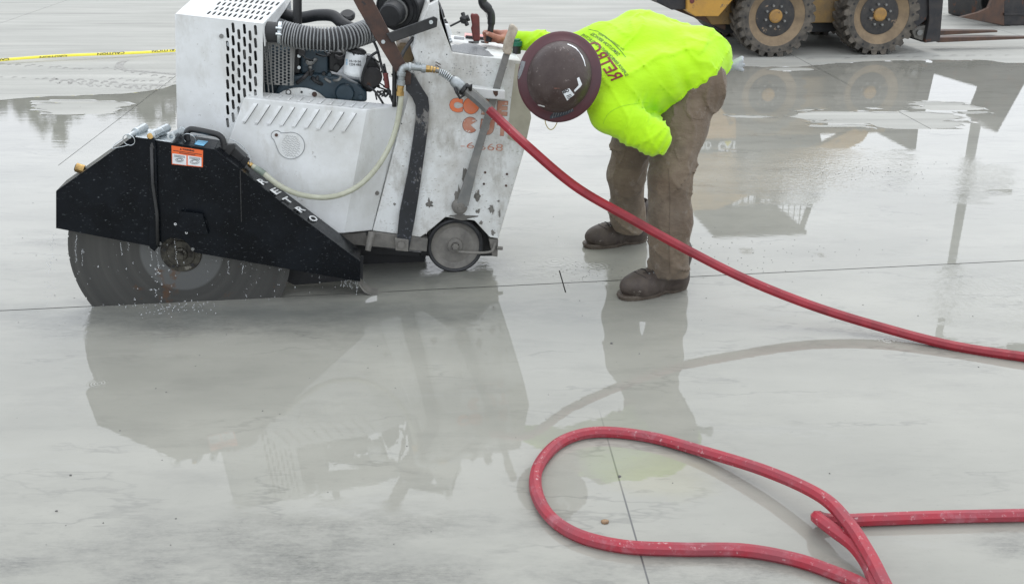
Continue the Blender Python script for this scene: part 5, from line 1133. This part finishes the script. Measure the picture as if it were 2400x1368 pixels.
# ------------------------------------------------------------------ caution tape
tA, tB = G(-260, 166, 0.0), G(700, 112, .0)
def tape_pt(px, dz, dy): t = (px + 260) / 960; p = tA.lerp(tB, t); return Vector((p.x, p.y + dy + .012 * math.sin(px * .02), .030 + dz + .006 * math.sin(px * .013)))
tp_ = mesh('caution_tape', [tape_pt(-260 + 960 * i / 60, z, y) for i in range(61) for z, y in ((0.0, 0), (.019, .018), (.022, .034))], [(i * 3 + j, i * 3 + 3 + j, i * 3 + 4 + j, i * 3 + 1 + j) for i in range(60) for j in (0, 1)], capey, smooth=True)
tag(tp_, 'yellow caution tape with black lettering stretched along the dry slab at left', 'barrier tape')
md = tp_.modifiers.new('s', 'SOLIDIFY'); md.thickness = .0008
bpy.context.view_layer.update(); ot = OnMesh(tp_, .0022)
for x in (-42, 93, 228, 356, 482):
    xr = x + 64; write('tape_print', 'CAUTION', (xr, 141 - xr * .0563 - 3.0), (-64, 3.6), (0, 5.0), ot, ink, tp_, bold=.02, L=.02)

# ------------------------------------------------------------------ skid steer loader
K = Frame(G(1812, 134), G(2054, 129)); kst = empty('skid_steer_loader', K.o, K.yaw, 'dusty yellow skid steer loader with pallet forks parked behind the worker', 'loader')
k = K.L
def kp(name, px, w0, w1, mat, **kw): return plate(name, K, px, w0, w1, mat, kst, **kw)
def kb(name, pts, w0, w1, mat, **kw): return MB().slab([Vector((u, w0, z)) for u, z in pts], w0, w1).build(name, mat, kst, **kw)
yel_h = pm('worn_hub_yellow', (.38, .21, .05), (.25, .15, .06), 16, rough=.6, spots=[((.10, .07, .045), 30, .6, .06, I3, .1)])
def wheel(u, w, side=1):
    Rw = .395; c = Vector((u, w, Rw)); a = Vector((0, side, 0))
    prof = [(0, .045), (.055, .045), (.20, .055), (.262, .018), (.285, .004), (.292, -.002), (.292, .07), (0, .08)]
    wh_ = MB().lathe([(r_, h) for r_, h in prof], c, a, 48).build('wheel', rim_m, kst, smooth=False)
    MB().lathe([(.0, .040), (.20, .0505)], c, a, 40, closed=False).build('rim_disc', rimd_m, wh_)
    ty = MB().lathe([(.288, .002), (.292, -.006), (.352, -.010), (.366, .012), (.368, .26), (.352, .285), (.288, .275)], c, a, 56, closed=True)
    for i in range(24):
        for s_ in (0, 1):
            th = 2 * math.pi * (i + .5 * s_) / 24; er = Vector((math.cos(th), 0, math.sin(th))); et = Vector((-math.sin(th), 0, math.cos(th)))
            w0_, w1_ = (-.006, .145) if s_ == 0 else (.13, .28); tw = .05; vs = []
            for ww, off in ((w0_, -tw if s_ == 0 else tw), (w1_, tw if s_ == 0 else -tw)):
                for rr, hw_ in ((.350, .036), (.396, .024)):
                    for q in (-1, 1): vs.append(c + a * ww + er * rr + et * (off * .6 + q * hw_))
            ty.add(vs, [(0, 1, 3, 2), (4, 6, 7, 5), (0, 4, 5, 1), (2, 3, 7, 6), (0, 2, 6, 4), (1, 5, 7, 3)])
    ty.build('tyre', tyre_m, wh_)
    if side == 1:
        m_ = MB()
        for i in range(18): th = 2 * math.pi * i / 18; p = c + Vector((math.cos(th) * .326, 0, math.sin(th) * .326)); m_.cyl(p - a * .0115, p + a * .0, .0125, n=8)
        m_.build('tyre_hole', ink, wh_)
        MB().lathe([(0, .018), (.052, .018), (.066, .026), (.068, .046)], c, a, 26).build('hub_cap', yel_h, wh_)
        for i in range(8): th = 2 * math.pi * (i + .4) / 8; p = c + Vector((math.cos(th) * .106, 0, math.sin(th) * .106)); MB().cyl(p + a * .02, p + a * .05, .0125, n=6).build('lug_nut', lever_m, wh_)
    return wh_
UF = K.loc(G(2054, 129)).x
for u in (0.0, UF): wheel(u, 0); wheel(u, 1.62, -1)
kb('chassis', [(-.55, .28), (UF + .28, .28), (UF + .38, .40), (UF + .38, .90), (-.62, .90), (-.75, .52)], .33, 1.28, yel_d, bevel=.01)
kb('belly_pan', [(-.40, .18), (UF + .2, .18), (UF + .28, .28), (-.55, .28)], .40, 1.2, dark_in)
kp('rear_fender', [(1611, -40), (1611, 27), (1630, 39), (1684, 39), (1722, -5), (1740, -40)], .04, .33, yel, bevel=.006)
kp('bumper', [(1538, -6), (1612, -10), (1611, 23), (1575, 24), (1540, 6)], .10, 1.5, oldst, bevel=.01)
kb('lower_guard', [(-1.18, .52), (-.50, .26), (-.40, .22), (-.40, .27), (-1.18, .60)], .36, 1.25, forkm)
c0 = k(1622, 3, .039); MB().cyl(c0, c0 - Vector((0, .004, 0)), .024, n=16).build('tail_reflector', maroon, kst)
kb('engine_hood', [(-1.10, .60), (-.30, .60), (-.22, 1.42), (-.60, 1.50), (-1.02, 1.34)], .10, 1.52, yel, bevel=.012)
kb('tail_gate', [(-1.17, .58), (-1.10, .58), (-1.04, 1.34), (-1.10, 1.34)], .16, 1.46, oldst, bevel=.01)
lift = [(-.92, 1.30), (-.70, 1.62), (-.45, 1.62), (.55, 1.22), (1.10, .92), (1.40, .40), (1.34, .22), (1.18, .26), (1.16, .46), (.98, .78), (.45, 1.04), (-.42, 1.40), (-.62, 1.30)]
for w0 in (.06, 1.46): kb('lift_arm', lift, w0, w0 + .10, yel, bevel=.008)
kb('decal_band', [(-.80, .86), (-.28, .86), (-.22, 1.02), (-.80, 1.02)], .096, .0985, ink)
dm = OnPlane(K, .096, .002)
def kwrite(name, s_, u, z, wd, ht, mat, bold=.05):
    vs, fs = text_tris(s_, bold); mesh(name, [(u + x * wd, .0945, z + y * ht) for x, y in vs], fs, mat, kst)
kwrite('decal_logo', 'CAT', -.47, .885, .21, .11, paintw, .07); kwrite('decal_model', '242D', -.74, .885, .20, .075, paintw, .03)
mesh('decal_triangle', [(-.405, .0938, .885), (-.325, .0938, .885), (-.365, .0938, .94)], [(0, 1, 2)], capey, kst)
# cab with wire-mesh sides
cabp = [(-.30, .92), (.72, .92), (.84, 1.25), (.66, 1.98), (-.32, 1.98)]
kb('cab_roof', [(-.36, 1.98), (.70, 1.98), (.70, 2.03), (-.36, 2.03)], .30, 1.32, oldst, bevel=.01)
for w0 in (.34, 1.24):
    for a, c in (((-.30, .92), (-.32, 1.98)), ((.84, 1.25), (.66, 1.98)), ((.72, .92), (.84, 1.25)), ((.14, .92), (.12, 1.98))):
        MB().tube([Vector((a[0], w0 + .03, a[1])), Vector((c[0], w0 + .03, c[1]))], .035, 6, twist=.4).build('cab_post', oldst, kst)
    m_ = MB()
    for i in range(15): u = -.26 + i * .068; m_.tube([Vector((u, w0 + .03, 1.22)), Vector((u, w0 + .03, 1.97))], .005, 4)
    for i in range(12): z = 1.24 + i * .064; m_.tube([Vector((-.29, w0 + .033, z)), Vector((.80 - (z - 1.25) * .24, w0 + .033, z))], .005, 4)
    m_.build('window_mesh', oldst, kst); kb('cab_side', [(-.30, .90), (.72, .90), (.83, 1.22), (-.31, 1.22)], w0, w0 + .04, oldst)
kb('seat_back', [(-.15, 1.0), (.05, 1.0), (-.02, 1.65), (-.15, 1.65)], .55, 1.05, rubber, bevel=.03)
kb('notice_plate', [(-.62, 1.26), (-.36, 1.26), (-.36, 1.38), (-.62, 1.38)], .092, .0985, stickw)
# carriage and forks
kp('carriage_link', [(2139, -10), (2190, -30), (2186, 0), (2172, 46), (2142, 70)], .05, .16, oldst, bevel=.006)
kp('link_casting', [(2138, 74), (2150, 62), (2170, 60), (2176, 78), (2168, 98), (2144, 90)], .08, .2, grimy, bevel=.008)
c0 = k(2153, 76, .08); MB().cyl(c0, c0 - Vector((0, .03, 0)), .03, n=16).build('pivot_pin', lever_m, kst)
kp('carriage_plate', [(2176, -60), (2216, -60), (2203, 97), (2168, 101), (2178, 50)], .02, .12, oldst, bevel=.004)
kb('back_rest', [(1.62, .10), (1.70, .10), (1.74, 1.05), (1.67, 1.05)], .12, 1.5, oldst, bevel=.006)
for w0, x0, y0, x1, y1 in ((.20, 2200, 91, 2432, 92), (1.05, 2203, 79, 2341, 77)):
    a, c = k(x0, y0, w0), k(x1, y1, w0); a.z = max(a.z, .06); c.z = a.z - .01
    o = mesh('fork', [(a.x, w0, a.z - .04), (a.x, w0 + .13, a.z - .04), (a.x, w0 + .13, a.z + .012), (a.x, w0, a.z + .012), (c.x, w0 + .03, c.z - .012), (c.x, w0 + .10, c.z - .012), (c.x, w0 + .10, c.z + .008), (c.x, w0 + .03, c.z + .008)],
         [(0, 1, 2, 3), (4, 5, 6, 7), (0, 4, 5, 1), (3, 2, 6, 7), (0, 3, 7, 4), (1, 5, 6, 2)], forkm, kst, bevel=.003)
print('fork z', a.z, 'UF', UF, 'hub z', k(1812, 39, 0))

# ------------------------------------------------------------------ bucket at the upper right, lamp post beyond
Bk = Frame(G(2353, 62), G(2460, 58)); bk_ = empty('digging_bucket', Bk.o, Bk.yaw, 'rusty steel digging bucket with a pointed lip standing at the upper right', 'bucket')
pb = lambda name, px, w0, w1, mat, **kw: plate(name, Bk, px, w0, w1, mat, bk_, **kw)
pb('bucket_lip', [(2250, 41), (2296, 29), (2318, 19), (2328, -6), (2354, -6), (2354, 61), (2342, 58)], .0, .05, forkm, bevel=.004)
pb('bucket_shell', [(2353, -90), (2600, -90), (2600, 58), (2480, 61), (2353, 60)], .0, 1.1, oldst, bevel=.01)
pb('wear_plate', [(2354, 31), (2600, 29), (2600, 35), (2354, 37)], -.02, 0, oldst, bevel=.004)
pb('bucket_lip', [(2262, 33), (2306, 22), (2328, 12), (2336, -12), (2352, -12), (2352, 45)], 1.0, 1.05, forkm)
pb('hydraulic_ram', [(2300, -60), (2315, -60), (2312, 24), (2303, 26), (2299, 5)], .3, .38, black_s, bevel=.01)
pb('bucket_arm', [(2380, -200), (2440, -240), (2470, -60), (2390, -60)], .4, .7, oldst, bevel=.02)
lp_ = PY(2345, -40, 15.2); post = empty('lamp_post', (lp_.x, lp_.y, 0), 0, 'tall grey lamp post past the bucket, mirrored in the slab at right', 'lamp post')
MB().cyl((0, 0, 0), (0, 0, 5.4), .085, .055, 14).build('post', lever_m, post); MB().tube([Vector((0, 0, 5.3)), Vector((.5, 0, 5.5)), Vector((1.2, 0, 5.55))], .035, 8).build('bracket_arm', lever_m, post)
MB().box((1.5, 0, 5.55), (.6, .25, .12)).build('lamp_head', oldst, post, bevel=.02); MB().box((0, 0, .05), (.4, .4, .1)).build('base_plate', oldst, post)
MB().box((.42, 0, 2.75), (.62, .06, .26)).build('sign_panel', lever_m, post, bevel=.01)

# ------------------------------------------------------------------ small things on the slab
rd = random.Random(11)
mud_m = pm('dried_mud_print', (.25, .245, .225), (.36, .355, .33), 26, .45, .6, .8)
m_ = MB()
def lug(px, py, s_, fl):
    px += rd.uniform(-4, 4); py += rd.uniform(-1.5, 1.5); s_ *= rd.uniform(.6, 1.25)
    pts = [(px + a * s_ * rd.uniform(.8, 1.2), py + b * s_ * fl * rd.uniform(.6, 1.3)) for a, b in ((-11, 3), (-7, -1), (-1, -3), (6, -2), (9, 1), (4, .5), (-1, 0), (-5, 3), (-9, 5))]
    P = [G(a, b, .0016) for a, b in pts]; i = len(P); m_.add(P, [tuple(range(i))])
for i in range(13): lug(128 + i * 23, 186 + i * 1.6 + 3 * math.sin(i), 1.0, 1.1); lug(140 + i * 23, 194 + i * 1.5, .9, -1.0)
for i in range(12): lug(4 + i * 19, 149 + i * 1.1, .65, .8)
for i in range(9): lug(6 + i * 26, 181 + i * .9, .8, .7)
for i in range(9): lug(250 + i * 22, 170 + i * 3.5 - 12, .8, .9); lug(262 + i * 19, 184 + i * 1.2, .8, .9)
for i in range(12): lug(1900 + i * 42, 136 - i * .6, 1.0, .5)
m_.add([G(a, b, .0018) for a, b in ((268, 158), (272, 148), (285, 142), (303, 140), (292, 148), (288, 156), (300, 163), (330, 165), (412, 172), (412, 176), (340, 169), (290, 166))], [(0, 1, 2, 3, 4, 5), (0, 5, 6, 7, 8, 9, 10, 11)])
o = m_.build('tyre_prints', mud_m); o['kind'] = 'stuff'; o['label'] = 'dried tyre prints on the dry concrete'
rd = random.Random(11)
def pebble(name, px, py, r_, mat, label, flat=.6):
    c = G(px, py); bm = bmesh.new(); bmesh.ops.create_icosphere(bm, subdivisions=2, radius=1)
    for v in bm.verts: v.co = Vector((v.co.x * r_[0], v.co.y * r_[1], v.co.z * r_[2])) * (1 + .35 * mnoise.noise(v.co * 1.6 + Vector((px, 0, 0))))
    me = bpy.data.meshes.new(name); bm.to_mesh(me); bm.free(); o = link(name, me, mat, smooth=True); o.location = (c.x, c.y, r_[2] * .55 + .003); tag(o, label, 'pebble'); return o
pebble('pebble', 1418, 1226, (.012, .009, .006), stone_b, 'brown pebble lying inside the red hose loop')
pebble('pebble', 1452, 1119, (.0045, .0045, .004), stone_m, 'small grey pebble on the joint inside the hose loop')
pebble('pebble', 166, 1116, (.004, .0035, .003), stone_m, 'small dark pebble on the wet slab, lower left')
pebble('pebble', 1433, 807, (.005, .005, .004), stone_m, 'tiny dark pebble in front of the worker, below his boots')
pebble('pebble', 133, 1200, (.004, .0035, .003), stone_m, 'small light-edged pebble at the lower left, nearest the corner')
m_ = MB()
def chip(c, s_, h=.6):
    a0 = rd.uniform(0, 6.3); vs = [(c.x + s_ * math.cos(a0 + 2.1 * i) * rd.uniform(.6, 1.2), c.y + s_ * math.sin(a0 + 2.1 * i) * rd.uniform(.6, 1.2), c.z) for i in range(3)] + [(c.x, c.y, c.z + s_ * h)]
    m_.add(vs, [(0, 1, 3), (1, 2, 3), (2, 0, 3)])
for i in range(170):
    px, py = rd.uniform(0, 2400), rd.uniform(150, 1360) if i % 2 else rd.uniform(300, 800); chip(G(px, py, .0045), rd.choice((.002, .003, .004)))
for i in range(60): px, py = rd.gauss(1380, 60), rd.gauss(635, 20); chip(G(px, py, .0045), .003)
for i in range(60): px, py = rd.gauss(2050, 90), rd.gauss(400, 18); chip(G(px, py, .0045), .004)
for i in range(70): px, py = rd.gauss(1780, 120), rd.gauss(600, 25); chip(G(px, py, .0045), .0035)
o = m_.build('grit', stone_m); o['kind'] = 'stuff'; o['label'] = 'dark grit scattered over the slurry'
m_ = MB()
def dropm(c, r_, el_=1.0):
    vs = [(c.x, c.y, c.z + r_ * el_)] + [(c.x + r_ * math.cos(1.2566 * i), c.y + r_ * math.sin(1.2566 * i), c.z + r_ * .3 * el_) for i in range(5)] + [(c.x + r_ * math.cos(1.2566 * i + .6), c.y + r_ * math.sin(1.2566 * i + .6), c.z - r_ * .3 * el_) for i in range(5)] + [(c.x, c.y, c.z - r_ * el_)]
    m_.add(vs, [(0, 1 + i, 1 + (i + 1) % 5) for i in range(5)] + [(1 + i, 6 + i, 1 + (i + 1) % 5) for i in range(5)] + [(6 + i, 6 + (i + 1) % 5, 1 + (i + 1) % 5) for i in range(5)] + [(11, 6 + (i + 1) % 5, 6 + i) for i in range(5)])
Sw = lambda px, py, w: S.world(L(px, py, w))
for i in range(120):
    px = rd.uniform(180, 860); dropm(Sw(px, rd.uniform(560 + (px - 300) * .12, 715 - (px > 650) * 30), rd.uniform(-.06, -.02)), rd.uniform(.0008, .0022) * rd.uniform(.7, 1.5), rd.uniform(1, 2.8))
for x0, y0, y1 in ((180, 552, 615), (193, 585, 625), (283, 570, 598), (357, 580, 610), (371, 575, 640), (409, 560, 605), (412, 605, 625), (535, 612, 640), (572, 618, 645), (300, 570, 590), (834, 660, 690), (808, 658, 672)):
    y = y0; x = x0
    while y < y1: x += rd.uniform(-1.6, 1.6); dropm(Sw(x, y, -.055), rd.uniform(.0014, .0026), 1.8); y += rd.uniform(2.2, 6.5)
for i in range(26): dropm(Sw(rd.gauss(372, 10), rd.uniform(612, 706), -.05), rd.uniform(.002, .0042), rd.uniform(1, 1.5))
for i in range(120): y = rd.uniform(545, 730); dropm(Sw(rd.gauss(128 - (y - 545) * .12, 4 + (y - 545) * .05), y, rd.uniform(-.05, .05)), rd.uniform(.0008, .0018), 1.4)
for i in range(90): dropm(G(rd.gauss(400, 60), rd.gauss(722, 9), rd.uniform(.004, .02)), rd.uniform(.0015, .0035))
for i in range(26): dropm(Sw(rd.uniform(800, 842), rd.uniform(656, 676), -.06), .0013, 4)
o = m_.build('water_spray', drop_m); o['kind'] = 'stuff'; o['label'] = 'drops of water thrown off and dripping from the saw blade'
